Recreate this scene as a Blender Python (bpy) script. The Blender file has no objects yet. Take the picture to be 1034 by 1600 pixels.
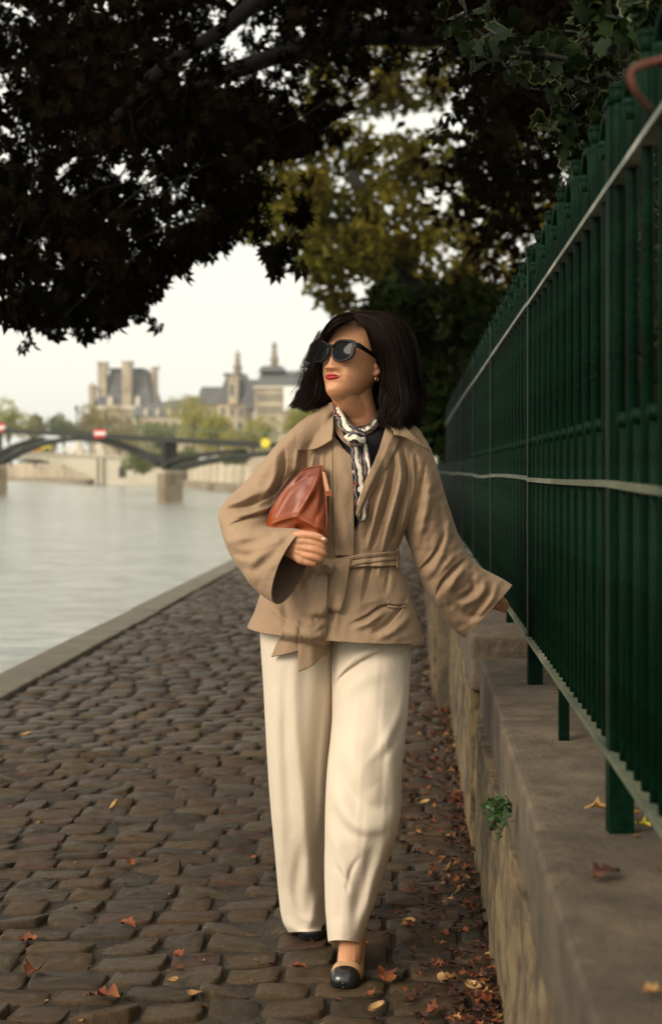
import bpy, bmesh, math, random
import numpy as np
from mathutils import Vector, Matrix
random.seed(7); rng = np.random.default_rng(7)
S = bpy.context.scene
COL = S.collection
# ---------------------------------------------------------------- camera
FPX, VX, VY, CH = 2222.0, 644.0, 735.0, 1.30
cam = bpy.data.objects.new('camera', bpy.data.cameras.new('camera')); COL.objects.link(cam)
cam.location = (0, 0, CH); cam.rotation_euler = (math.radians(90), 0, 0)
cd = cam.data; cd.sensor_fit = 'VERTICAL'; cd.sensor_height = 36.0; cd.sensor_width = 36.0*1034/1600
cd.lens = 36.0*FPX/1600; cd.shift_x = -(VX-517)/1600; cd.shift_y = -(800-VY)/1600
cd.clip_start = .05; cd.clip_end = 6000
cd.dof.use_dof = True; cd.dof.focus_distance = 3.72; cd.dof.aperture_fstop = 3.6
S.camera = cam
# ---------------------------------------------------------------- world, sun, exposure
w = bpy.data.worlds.new('World'); S.world = w; w.use_nodes = True
nt = w.node_tree; nt.nodes.clear()
SUN_DIR = Vector((-.58, -.66, .50)).normalized()     # towards the (veiled) sun
sky = nt.nodes.new('ShaderNodeTexSky'); sky.sky_type = 'NISHITA'; sky.sun_disc = False
sky.sun_elevation = math.asin(SUN_DIR.z); sky.sun_rotation = math.atan2(SUN_DIR.x, SUN_DIR.y)
sky.dust_density = 5; sky.air_density = 1
hs = nt.nodes.new('ShaderNodeHueSaturation'); hs.inputs['Saturation'].default_value = .12
scl = nt.nodes.new('ShaderNodeMix'); scl.data_type = 'RGBA'; scl.blend_type = 'MIX'; scl.inputs[0].default_value = .88
scl.inputs[7].default_value = (5.7, 5.6, 4.95, 1)     # the even cloud layer over the clear sky
bg = nt.nodes.new('ShaderNodeBackground'); bg.inputs['Strength'].default_value = .115
wo = nt.nodes.new('ShaderNodeOutputWorld')
nt.links.new(sky.outputs[0], hs.inputs['Color']); nt.links.new(hs.outputs[0], scl.inputs[6])
nt.links.new(scl.outputs[2], bg.inputs[0]); nt.links.new(bg.outputs[0], wo.inputs[0])
sun = bpy.data.objects.new('sun', bpy.data.lights.new('sun', 'SUN')); COL.objects.link(sun)
sun.data.energy = 1.5; sun.data.angle = math.radians(24); sun.data.color = (1, .88, .72)
sun.rotation_euler = SUN_DIR.to_track_quat('Z', 'Y').to_euler()
S.render.engine = 'CYCLES'
S.view_settings.view_transform = 'Standard'; S.view_settings.look = 'None'
S.view_settings.exposure = .86; S.view_settings.gamma = 1; S.view_settings.use_curve_mapping = False
# ---------------------------------------------------------------- helpers
def W(px, py, Y):
    return np.array([(px-VX)*Y/FPX, Y, CH-(py-VY)*Y/FPX])
def proj(V):
    V = np.asarray(V); return VX+FPX*V[..., 0]/V[..., 1], VY-FPX*(V[..., 2]-CH)/V[..., 1]
def tag(o, label=None, cat=None, group=None, kind=None):
    if label: o['label'] = label
    if cat: o['category'] = cat
    if group: o['group'] = group
    if kind: o['kind'] = kind
    return o
def empty(name, loc=(0, 0, 0), label=None, cat=None, group=None):
    o = bpy.data.objects.new(name, None); o.empty_display_size = .1; o.location = loc; COL.objects.link(o)
    return tag(o, label, cat, group)
def link(name, me, parent=None):
    o = bpy.data.objects.new(name, me); COL.objects.link(o)
    if parent is not None:
        o.parent = parent
        if any(abs(c) > 1e-9 for c in base_loc(parent)): o.location = -Vector(base_loc(parent))
    return o
def base_loc(p):
    v = Vector((0, 0, 0))
    while p is not None:
        v += p.location; p = p.parent
    return v
def fastmesh(name, V, F, m=None, smooth=True, uv=None):
    """V (n,3), F (m,k) uniform polygons"""
    V = np.asarray(V, dtype=np.float32); F = np.asarray(F, dtype=np.int32)
    me = bpy.data.meshes.new(name); n, k = F.shape
    me.vertices.add(len(V)); me.vertices.foreach_set('co', V.ravel())
    me.loops.add(n*k); me.loops.foreach_set('vertex_index', F.ravel())
    me.polygons.add(n); me.polygons.foreach_set('loop_start', np.arange(0, n*k, k, dtype=np.int32))
    try: me.polygons.foreach_set('loop_total', np.full(n, k, dtype=np.int32))
    except Exception: pass
    me.update(calc_edges=True); me.validate()
    me.polygons.foreach_set('use_smooth', np.full(len(me.polygons), smooth))
    if uv is not None:
        l = me.uv_layers.new(name='UVMap'); l.data.foreach_set('uv', np.asarray(uv, dtype=np.float32)[F.ravel()].ravel())
    if m: me.materials.append(m)
    return me
class MB:
    """collects shapes for ONE mesh object"""
    def __init__(s): s.v = []; s.f = []
    def add(s, V, F):
        o = len(s.v); s.v += [tuple(map(float, p)) for p in V]; s.f += [tuple(i+o for i in f) for f in F]; return s
    def box(s, a, b):
        x0, y0, z0 = a; x1, y1, z1 = b
        return s.add([(x0,y0,z0),(x1,y0,z0),(x1,y1,z0),(x0,y1,z0),(x0,y0,z1),(x1,y0,z1),(x1,y1,z1),(x0,y1,z1)],
                     [(0,3,2,1),(4,5,6,7),(0,1,5,4),(1,2,6,5),(2,3,7,6),(3,0,4,7)])
    def frustum(s, c, r0, r1, z0, z1, n=12, ry=None, rot=0):
        V = []; q = 1 if ry is None else ry
        for r, z in ((r0, z0), (r1, z1)):
            for i in range(n):
                a = 2*math.pi*(i+.5)/n+rot; V.append((c[0]+r*math.cos(a), c[1]+q*r*math.sin(a), z))
        return s.add(V, [(i, (i+1) % n, n+(i+1) % n, n+i) for i in range(n)]+[tuple(range(n))[::-1], tuple(range(n, 2*n))])
    def tube(s, pts, rad, n=8):
        V, F = tube_arrays(pts, rad, n); return s.add(V, F)
    def prism(s, poly, off):
        """polygon (3D points) extruded by vector off"""
        n = len(poly); off = np.array(off); P = [np.array(p, dtype=float) for p in poly]
        return s.add(P+[p+off for p in P], [tuple(range(n)), tuple(range(n, 2*n))[::-1]]+[(i, i+n, (i+1) % n+n, (i+1) % n) for i in range(n)])
    def build(s, name, m, parent=None, smooth=False, bevel=0, seg=2):
        me = bpy.data.meshes.new(name); me.from_pydata(s.v, [], s.f); me.validate()
        bm = bmesh.new(); bm.from_mesh(me); bmesh.ops.recalc_face_normals(bm, faces=bm.faces)
        if bevel: bmesh.ops.bevel(bm, geom=list(bm.edges), offset=bevel, segments=seg, affect='EDGES', profile=.6)
        bm.to_mesh(me); bm.free()
        if smooth: me.polygons.foreach_set('use_smooth', [True]*len(me.polygons))
        me.materials.append(m); return link(name, me, parent)
def tube_arrays(pts, rad, n=8):
    P = np.array(pts, dtype=float); k = len(P)
    R = np.full(k, rad) if np.isscalar(rad) else np.array(rad, dtype=float)
    T = np.gradient(P, axis=0); T /= np.linalg.norm(T, axis=1)[:, None]+1e-12
    up = np.array([0, 0, 1.]) if abs(T[0][2]) < .9 else np.array([0, 1., 0])
    a = np.cross(T[0], up); a /= np.linalg.norm(a); rings = []
    for i in range(k):
        a = a-T[i]*np.dot(a, T[i]); a /= np.linalg.norm(a)+1e-12; b = np.cross(T[i], a)
        th = 2*np.pi*np.arange(n)/n
        rings.append(P[i]+R[i]*(np.cos(th)[:, None]*a+np.sin(th)[:, None]*b))
    V = np.concatenate(rings+[[P[0]-T[0]*R[0]*.5], [P[-1]+T[-1]*R[-1]*.5]])
    F = [(i*n+j, i*n+(j+1) % n, (i+1)*n+(j+1) % n, (i+1)*n+j) for i in range(k-1) for j in range(n)]
    F += [((j+1) % n, j, k*n) for j in range(n)]+[((k-1)*n+j, (k-1)*n+(j+1) % n, k*n+1) for j in range(n)]
    return V, F
def cap(pts, rad, sub=6, n=14):
    """smooth rounded closed tube through points (for organic pieces)"""
    P = np.array(pts, dtype=float); R = np.array(rad, dtype=float)
    Q = spl(np.column_stack([P, R]), sub*(len(P)-1)+1)
    p, r = Q[:, :3], Q[:, 3]
    T0 = p[0]-p[1]; T0 /= np.linalg.norm(T0); T1 = p[-1]-p[-2]; T1 /= np.linalg.norm(T1)
    a = np.array([.95, .8, .5, .2]); c = np.sqrt(1-(1-a)**2*0-(a*0))
    s = np.sin(np.radians([12, 35, 58, 78])); co = np.cos(np.radians([12, 35, 58, 78]))
    p = np.concatenate([[p[0]+T0*r[0]*q for q in s[::-1]], p, [p[-1]+T1*r[-1]*q for q in s]])
    r = np.concatenate([r[0]*co[::-1], r, r[-1]*co])
    return tube_arrays(p, r, n)
def spl(P, n, closed=False):
    """Catmull-Rom resample through rows of P"""
    P = np.asarray(P, dtype=float); k = len(P)
    if k == 2:
        t = np.linspace(0, 1, n).reshape(-1, *([1]*(P.ndim-1))); return P[0]*(1-t)+P[1]*t
    E = np.concatenate([(2*P[0]-P[1])[None], P, (2*P[-1]-P[-2])[None]])
    t = np.linspace(0, k-1, n); i = np.minimum(t.astype(int), k-2); u = (t-i).reshape(-1, *([1]*(P.ndim-1)))
    p0, p1, p2, p3 = E[i], E[i+1], E[i+2], E[i+3]
    return .5*((2*p1)+(-p0+p2)*u+(2*p0-5*p1+4*p2-p3)*u*u+(-p0+3*p1-3*p2+p3)*u**3)
def vnoise(P, seed=0):
    """cheap smooth noise from sines, P (...,3)"""
    r = np.random.default_rng(seed); o = 0
    for k in range(7):
        d = r.normal(size=3); d /= np.linalg.norm(d); f = r.uniform(.6, 1.9)
        o = o+np.sin(P@d*f*2+r.uniform(0, 6.28)+1.3*np.sin(P@r.normal(size=3)*.8))
    return o/4.
# ---------------------------------------------------------------- materials
def mat(name, c, rough=.7, c2=None, scale=8, bump=0, bscale=60, metal=0, spec=.5, stretch=(1, 1, 1), c3=None, scale3=1.5,
        island=0, sheen=0, sss=0, coat=0, detail=6, trans=0, lo=.35, hi=.65):
    m = bpy.data.materials.new(name); m.use_nodes = True; n = m.node_tree; L = n.links
    b = n.nodes['Principled BSDF']; b.inputs['Roughness'].default_value = rough; b.inputs['Metallic'].default_value = metal
    b.inputs['Specular IOR Level'].default_value = spec
    if sheen: b.inputs['Sheen Weight'].default_value = sheen; b.inputs['Sheen Roughness'].default_value = .4
    if sss: b.inputs['Subsurface Weight'].default_value = sss; b.inputs['Subsurface Radius'].default_value = (.012, .004, .002); b.inputs['Subsurface Scale'].default_value = 1
    if coat: b.inputs['Coat Weight'].default_value = coat; b.inputs['Coat Roughness'].default_value = .15
    tc = n.nodes.new('ShaderNodeTexCoord'); mp = n.nodes.new('ShaderNodeMapping'); mp.inputs['Scale'].default_value = stretch
    L.new(tc.outputs['Object'], mp.inputs[0]); out = None
    def noise(s, d=detail):
        t = n.nodes.new('ShaderNodeTexNoise'); t.inputs['Scale'].default_value = s; t.inputs['Detail'].default_value = d
        t.inputs['Roughness'].default_value = .62; L.new(mp.outputs[0], t.inputs['Vector']); return t
    def mix(fac, A, B, mode='MIX'):
        x = n.nodes.new('ShaderNodeMix'); x.data_type = 'RGBA'; x.blend_type = mode
        if isinstance(fac, float): x.inputs[0].default_value = fac
        else: L.new(fac, x.inputs[0])
        for s, i in ((A, 6), (B, 7)):
            if isinstance(s, tuple): x.inputs[i].default_value = s+(1,)
            else: L.new(s, x.inputs[i])
        return x.outputs[2]
    def ramp(o, lo, hi):
        r = n.nodes.new('ShaderNodeMapRange'); r.inputs[1].default_value = lo; r.inputs[2].default_value = hi; L.new(o, r.inputs[0]); return r.outputs[0]
    col = tuple(c)
    if c2: col = mix(ramp(noise(scale).outputs[0], lo, hi), col, tuple(c2))
    if c3: col = mix(ramp(noise(scale3).outputs[0], .5, .68), col, tuple(c3))
    if island:
        g = n.nodes.new('ShaderNodeNewGeometry'); r = n.nodes.new('ShaderNodeMapRange'); r.inputs[3].default_value = 1-island; r.inputs[4].default_value = 1+island
        L.new(g.outputs['Random Per Island'], r.inputs[0])
        x = n.nodes.new('ShaderNodeVectorMath'); x.operation = 'SCALE'
        if isinstance(col, tuple): x.inputs[0].default_value = col
        else: L.new(col, x.inputs[0])
        L.new(r.outputs[0], x.inputs['Scale']); col = x.outputs[0]
    if isinstance(col, tuple): b.inputs['Base Color'].default_value = col+(1,)
    else: L.new(col, b.inputs['Base Color'])
    if bump:
        bp = n.nodes.new('ShaderNodeBump'); bp.inputs['Strength'].default_value = bump; bp.inputs['Distance'].default_value = .01
        L.new(noise(bscale, 4).outputs[0], bp.inputs['Height']); L.new(bp.outputs[0], b.inputs['Normal'])
    if trans:
        t = n.nodes.new('ShaderNodeBsdfTranslucent'); a = n.nodes.new('ShaderNodeMixShader'); a.inputs[0].default_value = trans
        if isinstance(col, tuple): t.inputs[0].default_value = col+(1,)
        else: L.new(col, t.inputs[0])
        L.new(b.outputs[0], a.inputs[1]); L.new(t.outputs[0], a.inputs[2]); L.new(a.outputs[0], n.nodes['Material Output'].inputs[0])
    m['nodes_ready'] = True
    return m
M = {}
M['cobble'] = mat('cobble', (.088, .073, .052), .5, (.05, .041, .031), 5, .55, 45, c3=(.125, .105, .075), scale3=2.2, island=.0)
M['cobbles'] = [mat('cobble_%s' % a, tuple(q*w_ for q, w_ in zip(c, (1.30, 1.08, .80))), r, tuple(q*w_ for q, w_ in zip(c2, (1.30, 1.08, .80))), 16, .5, 60, c3=tuple(q*w_ for q, w_ in zip(c3, (1.30, 1.08, .80))), scale3=5, spec=.28) for a, c, r, c2, c3 in (
    ('grey', (.055, .045, .032), .5, (.030, .024, .017), (.078, .065, .046)),
    ('brown', (.056, .040, .025), .55, (.032, .022, .014), (.075, .057, .038)),
    ('dark', (.040, .033, .024), .5, (.022, .018, .013), (.055, .045, .032)),
    ('ochre', (.066, .050, .031), .58, (.038, .028, .018), (.085, .069, .047)),
    ('red', (.055, .034, .024), .55, (.032, .02, .015), (.065, .048, .034)))]
M['joint'] = mat('joint_dirt', (.046, .032, .018), .95, (.013, .009, .005), 25, 1, 90, c3=(.058, .041, .023), scale3=6)
M['kerb'] = mat('kerb_stone', (.20, .165, .112), .75, (.12, .096, .064), 4, .5, 60, c3=(.13, .115, .085), scale3=3)
M['plaster'] = mat('wall_plaster', (.17, .118, .056), .92, (.075, .050, .025), 9, 1, 45, stretch=(1, .8, .8), c3=(.04, .028, .015), scale3=4.5, lo=.42, hi=.6)
M['coping'] = mat('coping_stone', (.105, .076, .044), .85, (.055, .039, .023), 9, 1, 22, c3=(.045, .033, .022), scale3=2.6)
M['copings'] = [M['coping'], mat('coping_pale', (.135, .101, .062), .85, (.075, .054, .032), 11, 1, 25, c3=(.06, .045, .03), scale3=2.4),
                mat('coping_worn', (.088, .064, .039), .88, (.046, .033, .021), 11, 1, 20, c3=(.12, .092, .058), scale3=4)]
M['mortar'] = mat('pale_mortar', (.16, .125, .082), .9, (.085, .065, .04), 22, .8, 60)
M['green'] = mat('green_paint', (.0004, .0105, .0040), .5, (.0003, .0062, .0024), 9, .35, 60, c3=(.0022, .020, .0095), scale3=7, spec=.06)
M['rail'] = mat('worn_rail_paint', (.105, .11, .065), .6, (.04, .058, .034), 16, .4, 60, c3=(.19, .185, .135), scale3=5, stretch=(1, .4, 1))
M['railtop'] = mat('worn_top_rail', (.20, .205, .17), .5, (.09, .11, .085), 12, .3, 60, c3=(.33, .33, .29), scale3=4)
M['water'] = mat('river_water', (.44, .46, .41), .13, (.20, .215, .19), 1.6, spec=.9, stretch=(.45, 1.1, 1), detail=9, lo=.38, hi=.6)  # noise streaks put the ripples' light and dark reflections into the base colour
M['bark'] = mat('bark', (.012, .0085, .006), .95, (.006, .0045, .003), 12, 1, 25, stretch=(1, 1, .3))
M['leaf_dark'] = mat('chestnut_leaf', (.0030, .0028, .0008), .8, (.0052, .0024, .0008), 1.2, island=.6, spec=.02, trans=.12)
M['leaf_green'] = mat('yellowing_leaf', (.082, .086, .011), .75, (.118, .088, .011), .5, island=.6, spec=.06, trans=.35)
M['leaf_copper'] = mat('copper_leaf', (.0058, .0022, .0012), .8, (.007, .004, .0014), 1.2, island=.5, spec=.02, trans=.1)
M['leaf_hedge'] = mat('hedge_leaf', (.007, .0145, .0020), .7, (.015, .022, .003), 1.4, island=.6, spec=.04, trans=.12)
M['leaf_ivy'] = mat('ivy_leaf', (.008, .018, .003), .6, (.004, .009, .002), 9, island=.5, spec=.1, trans=.15)
M['leaf_ivy_edge'] = mat('ivy_leaf_edge', (.055, .06, .015), .5, island=.3, trans=.15)
M['bank_leafs'] = [mat('bank_leaf_a', (.26, .27, .035), .8, (.33, .28, .04), .12, island=.35, trans=.25),
                   mat('bank_leaf_b', (.20, .17, .045), .8, (.24, .165, .04), .12, island=.35, trans=.25),
                   mat('bank_leaf_c', (.14, .17, .05), .8, (.18, .18, .045), .12, island=.35, trans=.25)]
M['dead'] = mat('dead_leaf', (.052, .011, .003), .6, (.022, .006, .002), 14, .5, 60, c3=(.13, .045, .011), scale3=9, island=.55)
M['dead_red'] = mat('rust_leaf', (.20, .045, .010), .6, (.10, .022, .006), 22, .4, 90, c3=(.30, .11, .025), scale3=14)
M['dead_tan'] = mat('dead_leaf_tan', (.40, .22, .07), .6, (.24, .11, .035), 30, .4, 90, island=.3)
M['husk'] = mat('chestnut_husk', (.48, .31, .13), .6, (.30, .17, .06), 40, .5, 120)
M['coat'] = mat('tan_cotton', (.355, .238, .146), .82, (.315, .208, .126), 5, .38, 26, sheen=.12, spec=.25)
M['coat_in'] = mat('coat_lining', (.14, .085, .05), .85, sheen=.1)
M['trouser'] = mat('cream_cloth', (.69, .585, .455), .8, (.64, .54, .415), 4, .22, 18, sheen=.1, spec=.25)
M['skin'] = mat('skin', (.60, .295, .150), .44, (.53, .245, .122), 26, .22, 220, sss=.25, spec=.4, c3=(.58, .28, .15), scale3=9)
M['lip'] = mat('lipstick', (.38, .018, .022), .38, sss=.1)
M['hair'] = mat('hair', (.0060, .0024, .0014), .48, (.013, .0046, .0024), 6, spec=.10, island=.5)
M['blk'] = mat('black_acetate', (.004, .004, .004), .22, spec=.3)
M['lens'] = mat('dark_lens', (.003, .003, .003), .08, spec=.12)
M['gold'] = mat('gold', (.85, .58, .25), .25, metal=1)
M['top'] = mat('black_knit', (.008, .007, .008), .9, bump=.3, bscale=300)
M['leather'] = mat('cognac_leather', (.215, .036, .006), .36, (.15, .024, .004), 7, .12, 300, c3=(.32, .075, .02), scale3=3, spec=.5)
M['leather_tan'] = mat('tan_leather', (.42, .19, .06), .4)
M['shoe_tan'] = mat('beige_shoe_leather', (.50, .30, .15), .4, (.46, .27, .13), 20)
M['shoe_blk'] = mat('black_shoe_leather', (.008, .008, .009), .25, coat=.3)
M['nail'] = mat('nail_varnish', (.72, .48, .38), .2)
M['iron'] = mat('dark_iron', (.011, .012, .008), .7, (.018, .018, .012), .5)
M['lime'] = mat('limestone', (.52, .43, .30), .9, (.35, .285, .20), .25, c3=(.25, .20, .145), scale3=.12, stretch=(1, 1, .5))
M['lime_pale'] = mat('pale_limestone', (.60, .54, .43), .9, (.50, .44, .33), .2)
M['lime_dark'] = mat('weathered_limestone', (.27, .215, .14), .9, (.17, .13, .085), .9, .5, 4, c3=(.40, .33, .22), scale3=.5)
M['slate'] = mat('slate_roof', (.11, .11, .112), .7, (.08, .08, .083), .4, c3=(.14, .136, .13), scale3=.15)
M['wind'] = mat('far_window', (.10, .10, .095), .3)
M['dark'] = mat('painted_recess_shade', (.03, .028, .024), .9)  # shade inside the bridge opening, held in the colour
M['white'] = mat('white_paint', (.8, .8, .77), .5); M['red'] = mat('red_paint', (.55, .03, .03), .5)
M['yellow'] = mat('yellow_paint', (.75, .6, .04), .5); M['orange'] = mat('orange_paint', (.7, .32, .03), .5)
M['tyre'] = mat('tyre', (.02, .02, .02), .9)
M['lampgreen'] = mat('lamp_post_paint', (.07, .12, .09), .6)
M['soil'] = mat('garden_soil', (.05, .04, .022), .95, (.03, .035, .012), 2, .8, 30)
M['street'] = mat('far_street', (.22, .20, .17), .9, (.17, .155, .13), .1)
M['twig'] = mat('rust_twig', (.10, .025, .012), .8)
# scarf: stripes and small red marks on woven silk
def scarf_mat():
    m = bpy.data.materials.new('scarf_silk'); m.use_nodes = True; n = m.node_tree; L = n.links; b = n.nodes['Principled BSDF']
    uv = n.nodes.new('ShaderNodeUVMap'); sp = n.nodes.new('ShaderNodeSeparateXYZ'); L.new(uv.outputs[0], sp.inputs[0])
    r = n.nodes.new('ShaderNodeValToRGB'); r.color_ramp.interpolation = 'CONSTANT'; e = r.color_ramp.elements
    e[0].position = 0; e[0].color = (.009, .007, .009, 1); e[1].position = .13; e[1].color = (.62, .38, .30, 1)
    for p, c in ((.17, (.009, .007, .009, 1)), (.38, (.72, .66, .52, 1)), (.74, (.012, .008, .009, 1)), (.84, (.62, .30, .2, 1)), (.88, (.01, .007, .009, 1))):
        x = e.new(p); x.color = c
    nz = n.nodes.new('ShaderNodeTexNoise'); nz.inputs['Scale'].default_value = 34; tc0 = n.nodes.new('ShaderNodeTexCoord'); L.new(tc0.outputs['Object'], nz.inputs['Vector'])
    ma = n.nodes.new('ShaderNodeMath'); ma.operation = 'MULTIPLY_ADD'; ma.inputs[1].default_value = .9; L.new(nz.outputs[0], ma.inputs[0]); sb = n.nodes.new('ShaderNodeMath'); sb.operation = 'SUBTRACT'; sb.inputs[1].default_value = .45; L.new(sp.outputs[0], sb.inputs[0]); L.new(sb.outputs[0], ma.inputs[2]); L.new(ma.outputs[0], r.inputs[0])
    v = n.nodes.new('ShaderNodeTexVoronoi'); v.inputs['Scale'].default_value = 42; tc = n.nodes.new('ShaderNodeTexCoord'); L.new(tc.outputs['Object'], v.inputs[0])
    lt = n.nodes.new('ShaderNodeMath'); lt.operation = 'LESS_THAN'; lt.inputs[1].default_value = .2; L.new(v.outputs[0], lt.inputs[0])
    x = n.nodes.new('ShaderNodeMix'); x.data_type = 'RGBA'; L.new(lt.outputs[0], x.inputs[0]); L.new(r.outputs[0], x.inputs[6]); x.inputs[7].default_value = (.30, .03, .02, 1)
    L.new(x.outputs[2], b.inputs['Base Color']); b.inputs['Roughness'].default_value = .45; b.inputs['Sheen Weight'].default_value = .2
    return m
M['scarf'] = scarf_mat()
# river: small wind ripples, real relief by bump
n = M['water'].node_tree; b = n.nodes['Principled BSDF']; tc = n.nodes.new('ShaderNodeTexCoord')
t1 = n.nodes.new('ShaderNodeTexNoise'); t1.inputs['Scale'].default_value = 1.1; t1.inputs['Detail'].default_value = 9; t1.inputs['Roughness'].default_value = .7
mp = n.nodes.new('ShaderNodeMapping'); mp.inputs['Scale'].default_value = (1, .4, 1); mp.inputs['Rotation'].default_value = (0, 0, .15)
bp = n.nodes.new('ShaderNodeBump'); bp.inputs['Strength'].default_value = 1; bp.inputs['Distance'].default_value = .22
n.links.new(tc.outputs['Object'], mp.inputs[0]); n.links.new(mp.outputs[0], t1.inputs[0]); n.links.new(t1.outputs[0], bp.inputs['Height']); n.links.new(bp.outputs[0], b.inputs['Normal'])
# ================================================================= SETTING
WATER_Z = CH-3.5
def sheet(name, x0, x1, y0, y1, z, m, kind='structure', sub=1):
    X = np.linspace(x0, x1, sub+1); Yv = np.linspace(y0, y1, sub+1)
    V = [(x, y, z) for y in Yv for x in X]; k = sub+1
    F = [(j*k+i, j*k+i+1, (j+1)*k+i+1, (j+1)*k+i) for j in range(sub) for i in range(sub)]
    o = link(name, fastmesh(name, V, F, m, False)); o['kind'] = kind; return o
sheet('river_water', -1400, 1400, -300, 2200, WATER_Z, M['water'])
g = MB()   # quay body: a solid block of ground that carries path, wall and garden
g.box((-2.58, -12, WATER_Z-1), (40, 62, -.075)); q = g.build('ground', M['kerb']); q['kind'] = 'structure'
# --- cobbled path
path = empty('cobbled_path'); path['kind'] = 'structure'
link('joint_bed', None, path) if False else None
bed = MB(); bed.box((-2.31, -10, -.07), (.24, 60, -.0095)); bo = bed.build('joint_bed', M['joint'], path)
def stone_arrays(seed, near=True):
    r = np.random.default_rng(seed); n = 14 if near else 8
    th = 2*np.pi*(np.arange(n)+.5)/n
    e = .33 if near else .36
    ox = np.sign(np.cos(th))*np.abs(np.cos(th))**e*.5; oy = np.sign(np.sin(th))*np.abs(np.sin(th))**e*.5
    jx = 1+r.normal(0, .022, n); jy = 1+r.normal(0, .04, n)
    prof = [(1.0, -.06), (1.0, -.010), (.975, -.0030), (.92, .0), (.5, .0008)] if near else [(1.0, -.06), (.98, -.008), (.84, .0)]
    V = []
    for k, (s, z) in enumerate(prof):
        for i in range(n):
            V.append((ox[i]*jx[i]*s, oy[i]*jy[i]*s, z+(r.normal(0, .0016) if k > 1 else 0)))
    V.append((r.normal(0, .05), r.normal(0, .05), (.004 if near else .002)+r.normal(0, .001)))
    V = np.array(V); tilt = r.normal(0, .012, 2); V[:, 2] += V[:, 0]*tilt[0]+V[:, 1]*tilt[1]
    R = len(prof); F = [(k*n+i, k*n+(i+1) % n, (k+1)*n+(i+1) % n, (k+1)*n+i) for k in range(R-1) for i in range(n)]
    F += [((R-1)*n+i, (R-1)*n+(i+1) % n, R*n) for i in range(n)]
    return V, F
variants = []
for s in range(40):
    V, F = stone_arrays(100+s); me = bpy.data.meshes.new('cobblestone'); me.from_pydata([tuple(v) for v in V], [], F)
    me.polygons.foreach_set('use_smooth', [True]*len(me.polygons)); me.materials.append(M['cobbles'][[0, 0, 1, 2, 3, 0, 1, 4, 2, 1][s % 10]]); variants.append(me)
farv = [stone_arrays(300+s, False) for s in range(24)]
y = 2.3; near_n = 0; fv = [[] for _ in range(4)]; ff = [[] for _ in range(4)]
while y < 48:
    d = random.uniform(.105, .135); x = -2.30+random.uniform(-.05, .03)
    while x < .21:
        L = random.uniform(.125, .205); x1 = min(x+L, .225)
        if x1-x > .05:
            cx, cy = (x+x1)/2, y+d/2+.02*math.sin(1.7*x+y*.4)+.045*x
            zz = random.uniform(-.0035, .003)+.002*math.sin(cx*2.1+cy*1.3)
            sx, sy = x1-x-random.uniform(.004, .014), d-.007+random.uniform(-.009, .003)
            pxc = VX+FPX*cx/cy; pyc = VY+FPX*CH/cy
            if pyc < 1625 and near_n < 300 and -60 < pxc < 790:
                o = bpy.data.objects.new('cobblestone', random.choice(variants)); COL.objects.link(o); o.parent = path
                o.location = (cx, cy, zz); o.scale = (sx*random.choice((-1, 1)), sy*random.choice((-1, 1)), 1); o.rotation_euler = (0, 0, random.gauss(0, .03)); near_n += 1
            else:
                V, F = random.choice(farv); k = random.choice((0, 0, 1, 2)); a = random.gauss(0, .03)
                Q = V*np.array([sx, sy, 1]); Q = np.column_stack([Q[:, 0]*math.cos(a)-Q[:, 1]*math.sin(a), Q[:, 0]*math.sin(a)+Q[:, 1]*math.cos(a), Q[:, 2]])+(cx, cy, zz)
                o_ = len(fv[k]); fv[k] += Q.tolist(); ff[k] += [tuple(i+o_ for i in f) for f in F]
        x = x1
    y += d
me = bpy.data.meshes.new('far_cobbles'); allv = []; allf = []; mi = []
for k in range(4):
    o_ = len(allv); allv += fv[k]; allf += [tuple(i+o_ for i in f) for f in ff[k]]; mi += [k]*len(ff[k])
me.from_pydata(allv, [], allf); [me.materials.append(M['cobbles'][k]) for k in range(4)]
me.polygons.foreach_set('material_index', mi); me.polygons.foreach_set('use_smooth', [True]*len(mi))
o = link('distant_cobbles', me, path); o['kind'] = 'stuff'
# --- kerb of the quay
kerb = empty('kerb'); kerb['kind'] = 'structure'
y = 1.0
while y < 60:
    L = random.uniform(.85, 1.25); mb = MB(); dx = random.uniform(-.006, .006); dz = random.uniform(-.004, .006)
    mb.box((-2.60+dx, y+.006, -.30), (-2.315+dx, y+L-.006, .022+dz)); mb.build('kerb_stone', M['kerb'], kerb, bevel=.014); y += L
mb = MB(); mb.box((-2.59, -10, WATER_Z-.8), (-2.34, 61, -.31)); mb.build('quay_wall_face', M['lime_dark'], kerb)
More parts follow.
